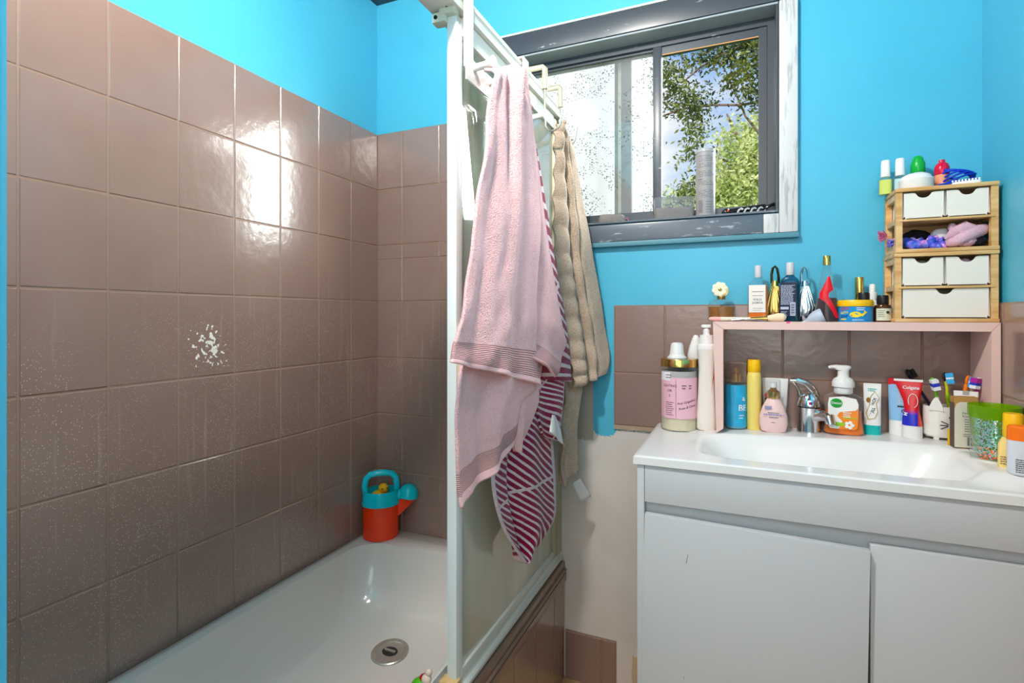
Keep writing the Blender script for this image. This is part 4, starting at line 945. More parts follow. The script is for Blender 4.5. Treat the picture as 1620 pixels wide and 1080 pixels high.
# ---- on the pink shelf
ZS = SZ + .0003
o, s = put('perfume_bottle', 'squat amber perfume bottle topped with a cream flower, first on the pink shelf', 'perfume', 1141, -.052, ZS)
MB().rloft([(0, 18.5 * s, 11 * s, 2.6), (2 * s, 20.5 * s, 12.5 * s, 2.6), (24 * s, 20.5 * s, 12.5 * s, 2.6), (31 * s, 17 * s, 10.5 * s, 2.4), (34 * s, 9 * s, 7 * s, 2.2), (35 * s, 6 * s, 6 * s, 2)]).build('bottle', CLRG, o)
MB().rloft([(1.5 * s, 18 * s, 11 * s, 2.6), (23 * s, 19 * s, 11.4 * s, 2.6)]).build('perfume', M('amber_liquid', (150, 88, 14), .08, var=.75, scale=110), o)
MB().lathe(P(s, (6, 34), (6.5, 36), (6.5, 40), (4, 41)), 20).build('gold_collar', GOLD, o)
MB().lathe(P(s, (9, 0), (9.5, 2), (9, 5), (.1, 6)), 24, T=Matrix.Translation((2 * s, 2 * s, 48 * s)) @ Matrix.Rotation(PI / 2, 4, 'X')).build('cap_disc', GOLD, o)
fl = MB()
for k in range(8):
    a = k * PI / 4 + .2
    fl.ball((-2 * s + 7.4 * s * math.cos(a), -6 * s, 50 * s + 7.4 * s * math.sin(a)), 4.6 * s, sy=.4, seg=12)
fl.ball((-2 * s, -6 * s, 50 * s), 5 * s, sy=.45, seg=12)
pf = fl.build('flower', M('cream_enamel', (250, 240, 206), .4), o)
MB().ball((-2 * s, -8.6 * s, 50 * s), 2.4 * s, sy=.5, seg=12).build('flower_eye', M('gold_metal'), pf)

p0 = on_y(1122, 501, -.100); p1_ = on_y(1216, 499, -.092); p2_ = on_y(1240, 498, -.092)
s = spot(1180, -.095)[1]
o = thing('makeup_brush', 'makeup brush with pink tipped white handle and cream bristles lying on the pink shelf', 'makeup brush', (p0.x, p0.y, ZS))
L = p1_ - p0; L.z = 0; zc = .0062
lerp = lambda t_, dz=0: tuple(L * t_ + Vector((0, 0, zc + dz)))
MB().tube([lerp(-.01), lerp(.02), lerp(.09), lerp(.20)], .004, 14, rs=[.002, .0052, .0058, .0056]).build('handle_tip', M('coral_pink_lacquer', (238, 172, 166), .3), o)
MB().tube([lerp(.20), lerp(.45), lerp(.70)], .005, 14, rs=[.0056, .005, .0046]).build('handle', M('ivory_lacquer', (232, 222, 206), .3), o)
MB().tube([lerp(.70), lerp(.85, .001), lerp(.99, .002)], .005, 14, rs=[.0046, .0052, .0062]).build('ferrule', GOLD, o)
MB().tube([lerp(.98, .002), lerp(1.06, .003), lerp(1.16, .004), lerp(1.24, .004), lerp(1.28, .003)], .005, 18, rs=[.006, .0086, .0112, .0098, .004]).build('bristles', M('cream_bristles', (242, 218, 184), .9, var=.06, scale=300), o)
q0 = on_y(1158, 503, -.110); q1 = on_y(1212, 506, -.114)
o = thing('tweezers', 'steel tweezers lying beside the makeup brush handle', 'tweezers', (q0.x, q0.y, ZS))
D = q1 - q0; D.z = 0
for sg in (-1, 1):
    MB().tube([(0, 0, .004 + .0005 * sg), tuple(D * .3 + Vector((0, .004 * sg, .006))), tuple(D * .75 + Vector((0, .004 * sg, .004))), tuple(D + Vector((0, .0012 * sg, .0016)))], .0013, 8, rs=[.003, .0024, .0016, .0008]).build('arm', M('steel', (190, 192, 200), .2, 1), o)

o, s = put('body_mist', 'flat orange mist bottle with cream front label and grey cap on the pink shelf', 'bottle', 1199.5, -.050, ZS, turn=-.12)
ob = lambda z_, w_, d_=8: (z_ * s, w_ * s, d_ * s, 5)
MB().rloft([ob(0, 13.5), ob(1.5, 14.5), ob(56, 14.5), ob(62, 11, 7), ob(67, 6, 5.5), (70 * s, 5 * s, 5 * s, 2)]).build('bottle', CLRG, o)
MB().rloft([ob(1, 13.6, 7.2), ob(56, 13.6, 7.2)]).build('mist', M('orange_mist', (246, 120, 14), .1), o)
MB().box(-12.5 * s, 11.5 * s, -8.5 * s, -8.1 * s, 14 * s, 57 * s).build('label', M('cream_label', (238, 230, 222), .5), o, smooth=0)
MB().text('WILD', 5 * s, 0, 34 * s, y=-8.8 * s).text('JASMINE', 4.2 * s, 0, 29 * s, y=-8.8 * s).bars(1, -8 * s, 9 * s, 46 * s, 3 * s, 1 * s, y=-8.8 * s).bars(1, -7 * s, 8 * s, 40 * s, 3 * s, .8 * s, y=-8.8 * s).bars(2, -7 * s, 8 * s, 20 * s, 3 * s, .6 * s, y=-8.8 * s).build('lettering', GREYINK, o, smooth=0)
MB().lathe(P(s, (4.8, 69), (5, 70), (5, 87), (4.6, 88), (.1, 88)), 24).build('cap', M('satin_grey_cap', (206, 204, 206), .35), o)

def torso(label, px, col, w, name='perfume_bottle'):
    o, s = put(name, label, 'perfume', px, -.040, ZS)
    MB().rloft([(0, 9 * s * w, 8 * s, 2.2), (4 * s, 12 * s * w, 9 * s, 2.2), (20 * s, 15 * s * w, 10 * s, 2.2), (34 * s, 13 * s * w, 9 * s, 2.2), (44 * s, 11 * s * w, 8.5 * s, 2.1), (56 * s, 6 * s, 5.5 * s, 2), (64 * s, 4.5 * s, 4.5 * s, 2)]).build('body', col[0], o)
    q = MB()
    for k in range(7):
        a = -1.3 + k * .42
        q.tube([(12.5 * s * w * math.sin(a), -9.2 * s * math.cos(a), 8 * s), (14.8 * s * w * math.sin(a + .1), -10.4 * s * math.cos(a + .1), 22 * s), (11.6 * s * w * math.sin(a * .8), -9 * s * math.cos(a * .8), 40 * s), (6.5 * s * math.sin(a * .7), -6.2 * s * math.cos(a * .7), 55 * s)], 1.1 * s, 7)
    q.build('drapery', col[1], o)
    MB().tube([(-4.5 * s, 0, 60 * s), (-4.8 * s, 0, 74 * s), (-3 * s, 0, 84 * s), (0, 0, 87 * s), (3.2 * s, 0, 83 * s), (5 * s, 0, 72 * s), (5.2 * s, 0, 60 * s)], 2 * s, 10).build('loop_cap', col[2], o)
    return o
torso('sculpted gold perfume bottle with a black and gold loop cap on the pink shelf', 1226, (GOLD, M('bright_gold', (250, 214, 130), .1, 1), M('black_gold_cap', (96, 78, 46), .15, 1)), 1.0)
o, s = put('body_mist', 'square navy labelled bottle with grey cap and barcode between gold and silver perfumes', 'bottle', 1250, -.058, ZS, turn=-.1)
MB().rloft([ob(0, 13), ob(1.5, 14), ob(60, 14, 9), ob(67, 11, 8), ob(72, 6, 6), (74 * s, 5 * s, 5 * s, 2)]).build('bottle', clearish('navy_glass', (150, 200, 216), .2, body=(40, 90, 110)), o)
MB().rloft([ob(1.5, 13, 8), ob(59, 13, 8)]).build('liquid', M('teal_black_liquid', (16, 56, 74), .1), o)
MB().box(-13.4 * s, 9 * s, -9.5 * s, -9.1 * s, 8 * s, 61 * s).build('label', M('navy_label', (26, 34, 62), .4), o, smooth=0)
tx = MB().bars(15, -12 * s, 8 * s, 56 * s, 2.1 * s, 1.0 * s, y=-9.8 * s)
tx.box(-12.5 * s, -1 * s, -9.85 * s, -9.8 * s, 19 * s, 23 * s).box(1 * s, 8.4 * s, -9.85 * s, -9.8 * s, 9 * s, 30 * s).bars(5, -12 * s, -3 * s, 15 * s, 2 * s, .8 * s, y=-9.8 * s)
tx.build('lettering', M('pale_print', (186, 194, 216), .5), o, smooth=0)
tx = MB()
for k in range(9): tx.box(2 * s, 7.4 * s, -10 * s, -9.9 * s, (11 + k * 2) * s, (11.7 + k * 2 + .5 * (k % 2)) * s)
tx.build('barcode', INK, o, smooth=0)
MB().lathe(P(s, (5.4, 73), (5.8, 74), (5.8, 92), (5.2, 93), (.1, 93)), 24).build('cap', M('satin_grey_cap'), o)
o = torso('sculpted silver perfume bottle with loop cap behind the blue silicone cup', 1273, (M('mirror_silver', (206, 214, 222), .08, 1), M('bright_silver', (236, 240, 246), .08, 1), M('mirror_silver')), .95)
p_ = on_y(1286, 499, -.098); s = spot(1286, -.098)[1]
o = thing('silicone_cup', 'translucent pale blue silicone cup lying on the pink shelf before the tall glass bottle', 'cup', (p_.x, -.098, ZS))
T = Matrix.Rotation(facing(p_.x, -.098), 4, 'Z') @ Matrix.Translation((12 * s, 0, 9.5 * s)) @ Matrix.Rotation(math.radians(-112), 4, 'Y')
MB().lathe(P(s, (11, -2), (11.6, 0), (10.8, 8), (8, 15), (4, 20), (1.8, 23), (1.4, 34), (.1, 35)), 28, T=T).build('cup', M('blue_silicone', (206, 218, 236), .3, trans=.25), o)

o, s = put('glass_bottle', 'tall conical glass bottle of dark liquid with a zigzag red label and gold cap', 'bottle', 1308, -.058, ZS)
cone = lambda z_: (20.5 - 15.5 * max(0, min(1, (z_ - 2) / 86))) * s
MB().lathe([(cone(0) * .97, 0)] + [(cone(z_), z_ * s) for z_ in (2, 20, 40, 60, 80, 88)] + [(4.6 * s, 90 * s)], 40).build('bottle', CLRG, o)
MB().lathe([(cone(0) * .93, 1 * s)] + [(cone(z_) * .95, z_ * s) for z_ in (3, 20, 37)], 40).build('dark_liquid', M('plum_liquid', (58, 26, 34), .06), o)
zz = MB()
edgeL = [(0.15, 70), (-.55, 52), (-.85, 44), (-.72, 36), (-.1, 30), (.35, 18), (.62, 6)]
edgeR = [(.55, 72), (.82, 50), (.2, 44), (.15, 40), (.55, 28), (.8, 16), (.95, 5)]
for a_, b_ in zip(edgeL, edgeR):
    for k in range(7):
        aa = a_[0] + (b_[0] - a_[0]) * k / 6; z_ = a_[1] + (b_[1] - a_[1]) * k / 6; R_ = cone(z_) * 1.02
        zz.v.append((R_ * math.sin(aa), -R_ * math.cos(aa), z_ * s))
for j in range(6):
    for k in range(6):
        a_ = j * 7 + k; zz.f.append((a_, a_ + 1, a_ + 8, a_ + 7))
zz.build('red_label', M('red_label', (222, 14, 30), .3), o)
MB().lathe(P(s, (5.6, 89), (5.6, 90), (5.2, 103), (4.8, 104), (.1, 104)), 24).build('cap', M('gold_metal'), o)

o, s = put('jar', 'blue childrens jar with a yellow lid and yellow whale picture on the pink shelf', 'jar', 1353, -.074, ZS)
r = 24 * s
MB().lathe([(r * .94, 0), (r * .96, 1 * s), (r * .96, 25 * s)], 36).build('body', M('ocean_blue_label', (34, 146, 214), .35, var=.3, scale=70), o)
MB().lathe([(r * 1.0, 24 * s), (r * 1.02, 25 * s), (r * 1.02, 31 * s), (r * .96, 34 * s), (.001, 34 * s)], 36).build('lid', M('deep_yellow_plastic'), o)
R_ = r * .985
wh = []
for k in range(20):
    t_ = k / 20 * 2 * PI; wx, wz = 8 * math.cos(t_), 5 * math.sin(t_) * (1 if math.sin(t_) > 0 else .8)
    wh.append((wx - 1, 11 + wz))
q = MB(); c0 = [(R_ * math.sin((x_ + 1.5) * s / R_), -R_ * math.cos((x_ + 1.5) * s / R_), z_ * s) for x_, z_ in wh]; q.add(c0, [tuple(range(20))])
tail = [(5, 11), (10, 14), (11, 19), (13, 16), (16, 15), (12, 12), (8, 8)]
q.add([(R_ * math.sin((x_ + 1.5) * s / R_), -R_ * math.cos((x_ + 1.5) * s / R_), z_ * s) for x_, z_ in tail], [tuple(range(7))])
q.build('whale_picture', M('whale_yellow', (250, 214, 40), .4), o, smooth=0)
tx = MB().text('KIDS', 6 * s, -15 * s, 20 * s, r=R_, rot=.1); tx.build('red_lettering', M('red_print'), o, smooth=0)
MB().text('BATH', 5 * s, -16 * s, 14 * s, r=R_, rot=.1).bars(1, -22 * s, -12 * s, 3 * s, 3 * s, 2 * s, r=R_).build('yellow_lettering', M('whale_yellow'), o, smooth=0)
MB().text('SOAP', 5 * s, -16 * s, 8.5 * s, r=R_, rot=.1).ball((R_ * math.sin(-5 * s / R_), -R_, 10 * s), .8 * s, seg=8).build('navy_lettering', M('navy_print', (24, 40, 120), .5), o, smooth=0)
MB().bars(2, 2 * s, 14 * s, 21 * s, 3 * s, 1.2 * s, r=R_).build('white_lettering', WINK, o, smooth=0)
MB().bars(1, -4 * s, 12 * s, 2.5 * s, 3 * s, 1 * s, r=R_).build('white_lettering', WINK, o, smooth=0)

o, s = put('lipstick', 'tall gold tube standing behind the blue whale jar', 'lipstick', 1359.5, -.030, ZS)
MB().lathe(P(s, (5.6, 30), (6, 31), (6, 69), (5.6, 70), (.1, 70)), 28).build('cap', M('gold_metal'), o)
MB().lathe(P(s, (5.8, 0), (5.8, 29.8)), 28).build('body', M('plum_lacquer', (150, 30, 110), .3), o)
o, s = put('nail_polish', 'small bottle with a wide black cap behind the blue whale jar lid', 'bottle', 1366.5, -.036, ZS)
MB().lathe(P(s, (6, 0), (7, 1), (7, 30), (5, 33)), 24).build('body', M('dark_glass', (40, 32, 36), .1), o)
MB().lathe(P(s, (7, 33), (8.2, 34), (8.2, 44), (7.4, 46), (.1, 46)), 24).build('cap', BLK, o)
o, s = put('dropper_bottle', 'white dropper bottle behind the brown bottle on the pink shelf', 'bottle', 1380, -.034, ZS)
MB().lathe(P(s, (9, 0), (9.5, 1), (9.5, 28), (7, 33), (5, 35)), 26).build('body', M('milky_glass', (226, 232, 234), .2), o)
MB().lathe(P(s, (6.2, 35), (6.4, 36), (6.2, 46), (4.2, 47), (4.2, 56), (3.4, 59), (.1, 60)), 24).build('dropper_cap', WPL, o)
o, s = put('dropper_bottle', 'brown glass bottle with black cap and cream label against the bamboo drawers', 'bottle', 1396.5, -.072, ZS)
MB().lathe(P(s, (11, 0), (12, 1.5), (12, 22), (10.5, 26), (7, 28)), 30).build('body', M('brown_glass', (84, 46, 20), .08), o)
MB().cyl_patch(12.2 * s, -.75, 1.2, 2 * s, 21 * s, 18).build('label', M('sage_label', (214, 214, 190), .5), o)
MB().bars(4, -6 * s, 3 * s, 17 * s, 3 * s, .7 * s, r=12.4 * s).ball((12.3 * s * math.sin(.55), -12.3 * s * math.cos(.55), 15 * s), 2.2 * s, seg=12).build('lettering', INK, o, smooth=0)
MB().lathe(P(s, (8, 28), (8.2, 29), (8, 40), (7.2, 42), (.1, 42)), 24).build('cap', BLK, o)

# ---- bamboo drawer units (two, stacked)
def bamboo(name):
    m, nt, b = new_mat(name); g = NG(m); geo = g.n('NewGeometry')
    mp = g.n('Mapping'); mp.inputs['Scale'].default_value = (9, 60, 70); g.l(geo.outputs['Position'], mp.inputs['Vector'])
    n = g.n('TexNoise', Scale=1.0, Detail=3.0); g.l(mp.outputs['Vector'], n.inputs['Vector'])
    g.l(g.mix(g.ramp(n.outputs['Fac'], .3, .7), srgb(206, 150, 84), srgb(232, 190, 130)), b.inputs['Base Color']); b.inputs['Roughness'].default_value = .4
    return m
BAM = bamboo('bamboo'); DRW = M('off_white_drawer', (238, 229, 217), .4)
BX0, BX1, BY0, BY1 = 1.5275, 1.7135, -.112, -.010
def unit(label, z0, h, plan, w_out):
    u = thing('drawer_unit', label, 'drawer unit', (0, 0, 0), 0, 'bamboo drawer units')
    tk = .0085; x0, x1 = BX0 - w_out, BX1
    MB().box(x0, x1, BY0 - .004, BY1, z0, z0 + tk, .002).build('base_board', BAM, u)
    MB().box(x0, x1, BY0 - .004, BY1, z0 + h - tk, z0 + h, .002).build('top_board', BAM, u)
    for xa in (x0 + .001, x1 - .0135):
        f_ = MB().box(xa, xa + .0125, BY0, BY0 + .0125, z0 + tk, z0 + h - tk).box(xa, xa + .0125, BY1 - .0135, BY1 - .001, z0 + tk, z0 + h - tk)
        f_.box(xa + .002, xa + .0105, BY0 + .0125, BY1 - .0135, z0 + h * .46, z0 + h * .54).box(xa + .002, xa + .0105, BY0 + .0125, BY1 - .0135, z0 + tk, z0 + tk + .014).box(xa + .002, xa + .0105, BY0 + .0125, BY1 - .0135, z0 + h - tk - .014, z0 + h - tk)
        f_.build('side_frame', BAM, u)
    zm = z0 + h * plan['mid']
    MB().box(x0 + .008, x1 - .008, BY0 - .002, BY1 - .004, zm - .0025, zm + .0025, .001).build('shelf_board', BAM, u)
    MB().box(x0 + .014, x1 - .014, BY1 - .004, BY1 - .001, z0 + tk, z0 + h - tk).build('back_board', BAM, u)
    def drawer(xa, xb, za, zb):
        yA, yB = BY0 + .003, BY1 - .008; cx_ = (xa + xb) / 2; hw = (xb - xa) / 2; nr = .013
        out = []; top = [(cx_ - nr * 1.5, zb), (cx_ - nr * 1.15, zb - nr * .12)] + [(cx_ - nr * math.cos(t_), zb - nr * .2 - nr * .75 * math.sin(t_)) for t_ in [i * PI / 8 for i in range(1, 8)]] + [(cx_ + nr * 1.15, zb - nr * .12), (cx_ + nr * 1.5, zb)]
        rc = .007
        out = [(xa + rc, za), (xb - rc, za), (xb - .001, za + rc), (xb, zb)] + top[::-1] + [(xa, zb), (xa + .001, za + rc)]
        q = MB().prism(out, yA, yA + .0018)
        q.box(xa, xa + .0015, yA, yB, za + .003, zb).box(xb - .0015, xb, yA, yB, za + .003, zb).box(xa, xb, yB - .0015, yB, za + .003, zb).box(xa + .004, xb - .004, yA, yB, za, za + .0015)
        return q.build('drawer', DRW, u, smooth=30)
    ix0, ix1 = x0 + .0145, x1 - .0145; mid = (ix0 + ix1) / 2
    drawer(ix0 + .0005, mid - .0008, zm + .0035, z0 + h - tk - .003); drawer(mid + .0008, ix1 - .0005, zm + .0035, z0 + h - tk - .003)
    if plan['wide']: drawer(ix0 + .0005, ix1 - .0005, z0 + tk + .001, zm - .0035)
    return ix0, ix1, zm, z0 + tk
H1 = .1555; HU = .1465
a1 = unit('bamboo drawer unit standing on the pink shelf, one wide white drawer under two small', ZS, H1, dict(mid=.50, wide=True), 0)
ix0, ix1, zm, zf = unit('upper bamboo drawer unit, two small drawers over an open slot of hair ties', ZS + H1 + .0002, HU, dict(mid=.50, wide=False), -.002)
ZT2 = ZS + H1 + HU + .0005
# things showing through the notches of the lower unit
def lump(name, label, cat, c, r, mat, sc=(1, 1, 1), seed=1, amp=.25, fq=2.0, group=None, n=3):
    bm = bmesh.new(); bmesh.ops.create_icosphere(bm, subdivisions=n, radius=1)
    for v in bm.verts:
        d_ = 1 + amp * noise.noise(v.co * fq + Vector((seed * 3.1, 0, 0)))
        v.co = Vector((v.co.x * sc[0], v.co.y * sc[1], v.co.z * sc[2])) * r * d_
    me = bpy.data.meshes.new(name); bm.to_mesh(me); bm.free()
    for p in me.polygons: p.use_smooth = True
    me.materials.append(mat); o = bpy.data.objects.new(name, me); COL.objects.link(o); o.location = c
    return tag(o, label, cat, group) if label else o
FLUF = M('pink_plush', (232, 186, 204), .95, bump=.9, bscale=500, var=.12, scale=60)
zn = ZS + H1 - .0085 - .003
yh = BY0 + .03
lump('hair_tie', 'grey black hair tie in the small drawer notch, lower unit, window side', 'hair tie', (ix0 + (ix1 - ix0) * .25, yh, zn - .013), .016, M('grey_knit', (150, 140, 134), .9, var=.5, scale=120), (1, .8, .6), 2)
lump('hair_tie', 'pink hair tie in the small drawer notch, lower unit, corner side', 'hair tie', (ix0 + (ix1 - ix0) * .75, yh, zn - .013), .017, FLUF, (1, .8, .65), 3)
# the open slot
def scrunchie(label, c, R, r, mat, tilt, seed):
    q = MB(); n1, n2 = 44, 10; vs = []
    for i in range(n1):
        a = 2 * PI * i / n1
        for k in range(n2):
            t_ = 2 * PI * k / n2; rr_ = r * (1 + .24 * math.sin(a * 8 + seed) * (.6 + .4 * math.sin(t_ * 2)) + .2 * math.sin(a * 5 + t_ * 3))
            vs.append(((R + rr_ * math.cos(t_)) * math.cos(a), (R + rr_ * math.cos(t_)) * math.sin(a), rr_ * math.sin(t_)))
    q.add(vs, [(i * n2 + k, i * n2 + (k + 1) % n2, ((i + 1) % n1) * n2 + (k + 1) % n2, ((i + 1) % n1) * n2 + k) for i in range(n1) for k in range(n2)])
    o = q.build('scrunchie', mat, None, smooth=80, loc=c); o.rotation_euler = tilt
    return tag(o, label, 'scrunchie')
def galaxy(name):
    m, nt, b = new_mat(name); g = NG(m); tc = g.n('TexCoord'); n = g.n('TexNoise', Scale=55.0, Detail=2.0); g.l(tc.outputs['Object'], n.inputs['Vector'])
    r_ = g.n('ValToRGB'); e = r_.color_ramp.elements
    e[0].position = .32; e[0].color = srgb(22, 44, 160); e[1].position = .68; e[1].color = srgb(250, 190, 225)
    for p_, c_ in ((.44, (56, 96, 210)), (.5, (130, 80, 205)), (.56, (60, 130, 220)), (.6, (200, 120, 210))):
        k = e.new(p_); k.color = srgb(*c_)
    g.l(n.outputs['Fac'], r_.inputs[0]); g.l(r_.outputs[0], b.inputs['Base Color']); b.inputs['Roughness'].default_value = .4
    return m
GAL = galaxy('galaxy_satin'); W_ = ix1 - ix0
scrunchie('blue and violet satin scrunchie at the window end of the open bamboo slot', (ix0 + .030, BY0 + .032, zf + .0145), .0165, .0105, GAL, (.35, .1, 0), 1)
scrunchie('blue and violet satin scrunchie next to the pink plush band in the open bamboo slot', (ix0 + .068, BY0 + .026, zf + .0125), .012, .0095, GAL, (.9, .1, .3), 2.2)
DKC = M('black_velvet', (20, 18, 26), .9, bump=.5, bscale=200)
lump('scrunchie', 'dark navy scrunchie at the back of the open bamboo slot', 'scrunchie', (ix0 + .042, BY0 + .072, zf + .030), .028, DKC, (1.2, .6, .8), 5)
o = lump('cloth_pouch', 'pale grey folded cloth between scrunchies and pink plush band in the open slot', 'cloth', (ix0 + .082, BY0 + .045, zf + .032), .020, M('pale_grey_cloth', (214, 212, 214), .8), (1.0, .6, .85), 7, .15)
pb_ = MB()
hb = lambda x_, y_, z_: (ix0 + x_, BY0 + y_, zf + z_)
pb_.tube([hb(.088, .026, .020), hb(.100, .018, .036), hb(.116, .016, .044), hb(.132, .020, .036), hb(.140, .030, .022), hb(.132, .034, .014)], .012, 18, rs=[.008, .0125, .0145, .0145, .012, .007])
pb_.tube([hb(.084, .020, .011), hb(.098, .014, .014), hb(.112, .012, .022), hb(.126, .013, .030), hb(.142, .018, .036), hb(.152, .026, .040), hb(.158, .034, .038)], .012, 18, rs=[.008, .0115, .0135, .014, .0135, .012, .006])
pb_.tube([hb(.106, .020, .012), hb(.122, .017, .014), hb(.138, .022, .018)], .011, 16, rs=[.009, .0125, .008])
pb_.ball(hb(.096, .024, .047), .008, sz=1.2)
tag(pb_.build('plush_headband', FLUF, None, smooth=80), 'twisted pink plush headband filling the open bamboo slot', 'headband')
lump('scrunchie', 'black ruffled scrunchie at the far wall end of the open bamboo slot', 'scrunchie', (ix1 - .014, BY0 + .022, zf + .0135), .0135, DKC, (1.0, .9, .95), 9, .5, 4)
lump('scrunchie', 'black scrunchie behind the pink plush band in the open bamboo slot', 'scrunchie', (ix1 - .022, BY0 + .060, zf + .026), .022, DKC, (1, .8, 1), 11)
tu = MB()
rd = random.Random(3)
xs_ = BX0 - .001
for k in range(46):
    a = rd.uniform(-.9, .9); e_ = rd.uniform(-.5, .8); L_ = rd.uniform(.012, .024)
    b0_ = Vector((xs_ - .001, BY0 + .050 + rd.uniform(-.008, .008), zf + .038 + rd.uniform(-.006, .006)))
    tp_ = b0_ + Vector((-L_ * math.cos(a) * math.cos(e_), L_ * math.sin(a), L_ * math.sin(e_) * .8)); w_ = Vector((0, rd.uniform(.002, .004), rd.uniform(-.004, .004)))
    tu.add([tuple(b0_), tuple(tp_ - w_), tuple(tp_ + w_)], [(0, 1, 2)])
tro = thing('hair_bow', 'pink tulle hair bow with sequins poking out of the side of the upper bamboo unit', 'hair bow', (0, 0, 0))
tu.build('tulle', clearish('pink_tulle', (250, 190, 214), .35, body=(240, 150, 190), rough=.8), tro, smooth=0)
tu = MB()
for k in range(60): tu.ball((xs_ - .001 + rd.uniform(-.002, .010), BY0 + .036 + rd.uniform(-.006, .012), zf + .020 + rd.uniform(-.009, .009)), .0022, sx=.8, seg=6)
tu.build('sequins', galaxy('sequin_mix'), tro)

# ---- on top of the drawers
def on_top(px, y): return spot(px, y)
def polish(px, y, label, col, h, w, cap):
    o, s = put('nail_polish', label, 'nail polish', px, y, ZT2)
    MB().rloft([(0, w * s, w * .8 * s, 4), (h * s, w * s, w * .8 * s, 4), ((h + 3) * s, w * .7 * s, w * .6 * s, 3), ((h + 5) * s, 4.5 * s, 4.5 * s, 2)]).build('bottle', CLRG, o)
    MB().rloft([(1.5 * s, w * .84 * s, w * .66 * s, 4), ((h - 1) * s, w * .84 * s, w * .66 * s, 4)]).build('polish', col, o)
    MB().lathe(P(s, (6.2, h + 4), (6.6, h + 5), (6.0, h + cap), (5.4, h + cap + 1), (.1, h + cap + 1)), 22, sx=1, sy=1).build('cap', WPL, o)
polish(1401, -.040, 'yellow tinted nail polish with white cap at the corner of the drawer top', M('lime_yellow_liquid', (216, 220, 96), .1), 25, 10, 29)
polish(1424, -.052, 'clear nail polish with white cap beside the yellow one on the drawer top', M('clear_liquid', (196, 220, 224), .1), 24, 9, 30)
o, s = put('glue_bottle', 'bottle with a bright green ribbed cap behind the white soap dish on the drawers', 'bottle', 1452, -.038, ZT2)
MB().lathe(P(s, (8.6, 0), (9.4, 1), (9.4, 30), (8, 32)), 24).build('body', WPL, o)
MB().lathe(P(s, (9, 32), (9.6, 33), (9.6, 46), (8.4, 50), (7.6, 50.5), (7, 55), (4, 58.5), (.1, 59)), 28).build('cap', M('bright_green_plastic', (20, 168, 62), .25), o)
o, s = put('powder_puff_box', 'round white lidded box on the drawer top below the green cap', 'box', 1449.5, -.080, ZT2)
MB().lathe(P(s, (20, 0), (21.5, 2), (22, 14), (22.5, 15), (22, 17), (20, 18), (18.5, 22), (12, 25.5), (.1, 26.5)), 36, sy=.8).build('box', M('matte_white', (232, 228, 224), .6), o)
o, s = put('polish_bottle', 'small bottle with a translucent red cap over orange liquid on the drawer top', 'bottle', 1490, -.052, ZT2)
MB().lathe(P(s, (8.6, 0), (9.4, 1), (9.4, 24), (7, 26)), 24).build('body', M('orange_cream_plastic', (236, 150, 110), .25), o)
MB().lathe(P(s, (9.6, 24), (9.9, 25), (9.9, 36), (8, 41), (4.4, 44), (4, 48), (.1, 49)), 28).build('cap', M('red_translucent_cap', (232, 24, 70), .15, trans=.2), o)
RIB = M('cobalt_cord', (20, 60, 196), .4)
cd = thing('cord_bundle', 'coiled cobalt blue cord on the drawer top behind the red capped bottle', 'cord', (0, 0, 0))
c0 = on_y(1512, 272, -.050); s = spot(1512, -.05)[1]
rd = random.Random(9)
for k in range(6):
    pts = []
    for i in range(20):
        a = 2 * PI * i / 20
        pts.append((c0.x + (.030 + .003 * rd.random() - .002 * (k % 3)) * math.cos(a) * 1.05, -.052 + .028 * math.sin(a) * (1 - .05 * k), ZT2 + .004 + k * .0030 + .026 * (.5 - .5 * math.sin(a + .5 * k - 1.2))))
    MB().tube(pts, .0022, 8, closed=True).build('loop', RIB, cd)
MB().tube([(c0.x - .045, -.100, ZT2 + .003), (c0.x - .028, -.092, ZT2 + .006), (c0.x, -.09, ZT2 + .011), (c0.x + .03, -.078, ZT2 + .014)], .0026, 8).build('loose_end', RIB, cd)
o, s = put('nail_brush', 'white bristled nail brush on the drawer top under the blue cord', 'brush', 1528, -.094, ZT2)
MB().rloft([(0, 18 * s, 7 * s, 3), (3 * s, 19 * s, 7.5 * s, 3), (5 * s, 18 * s, 7 * s, 3)]).build('body', WPL, o)
q = MB()
for i in range(9):
    for j in range(3): q.lathe(P(s, (1.2, 5), (1.4, 8.5)), 6, T=Matrix.Translation(((-16 + i * 4) * s, (-4 + 4 * j) * s, 0)))
ob = q.build('bristles', BW, o, smooth=0)

# ---- on the window sill
ZW = WZ0 + .0052
o, s = put('pumice_stone', 'grey pumice stone with a pink loop of cord on the window sill', 'pumice', 968, .022, ZW, turn=.15)
MB().rloft([(0, 20 * s, 9 * s, 3.4), (3 * s, 21.5 * s, 10 * s, 3.4), (10 * s, 21 * s, 10 * s, 3.4), (14 * s, 17 * s, 8 * s, 3)]).build('stone', M('pumice_grey', (140, 132, 128), .9, bump=.8, bscale=220, var=.15, scale=90), o)
MB().tube([(20 * s, 0, 6 * s), (24 * s, 0, 9 * s), (26 * s, -1 * s, 5 * s), (24 * s, -2 * s, 1.5 * s), (20 * s, 0, 4 * s)], .9 * s, 8).build('cord', M('pink_cord', (226, 110, 170), .6), o)
o, s = put('bath_salts_tub', 'clear plastic tub half full of pale granules on the window sill', 'tub', 1066, .022, ZW, turn=.12)
wv, dv, hv = 30 * s, 12 * s, 34 * s
MB().rloft([(0, wv * .96, dv * .9, 6), (1 * s, wv * .98, dv * .94, 6), (hv, wv * 1.02, dv, 6)]).build('tub', clearish('frosty_clear', (236, 238, 240), .2, .3, body=(176, 180, 186)), o)
MB().rloft([(1 * s, wv * .94, dv * .86, 6), (hv * .5, wv * .97, dv * .9, 6)]).build('granules', M('pale_granules', (160, 146, 136), .8, var=.35, scale=300), o)
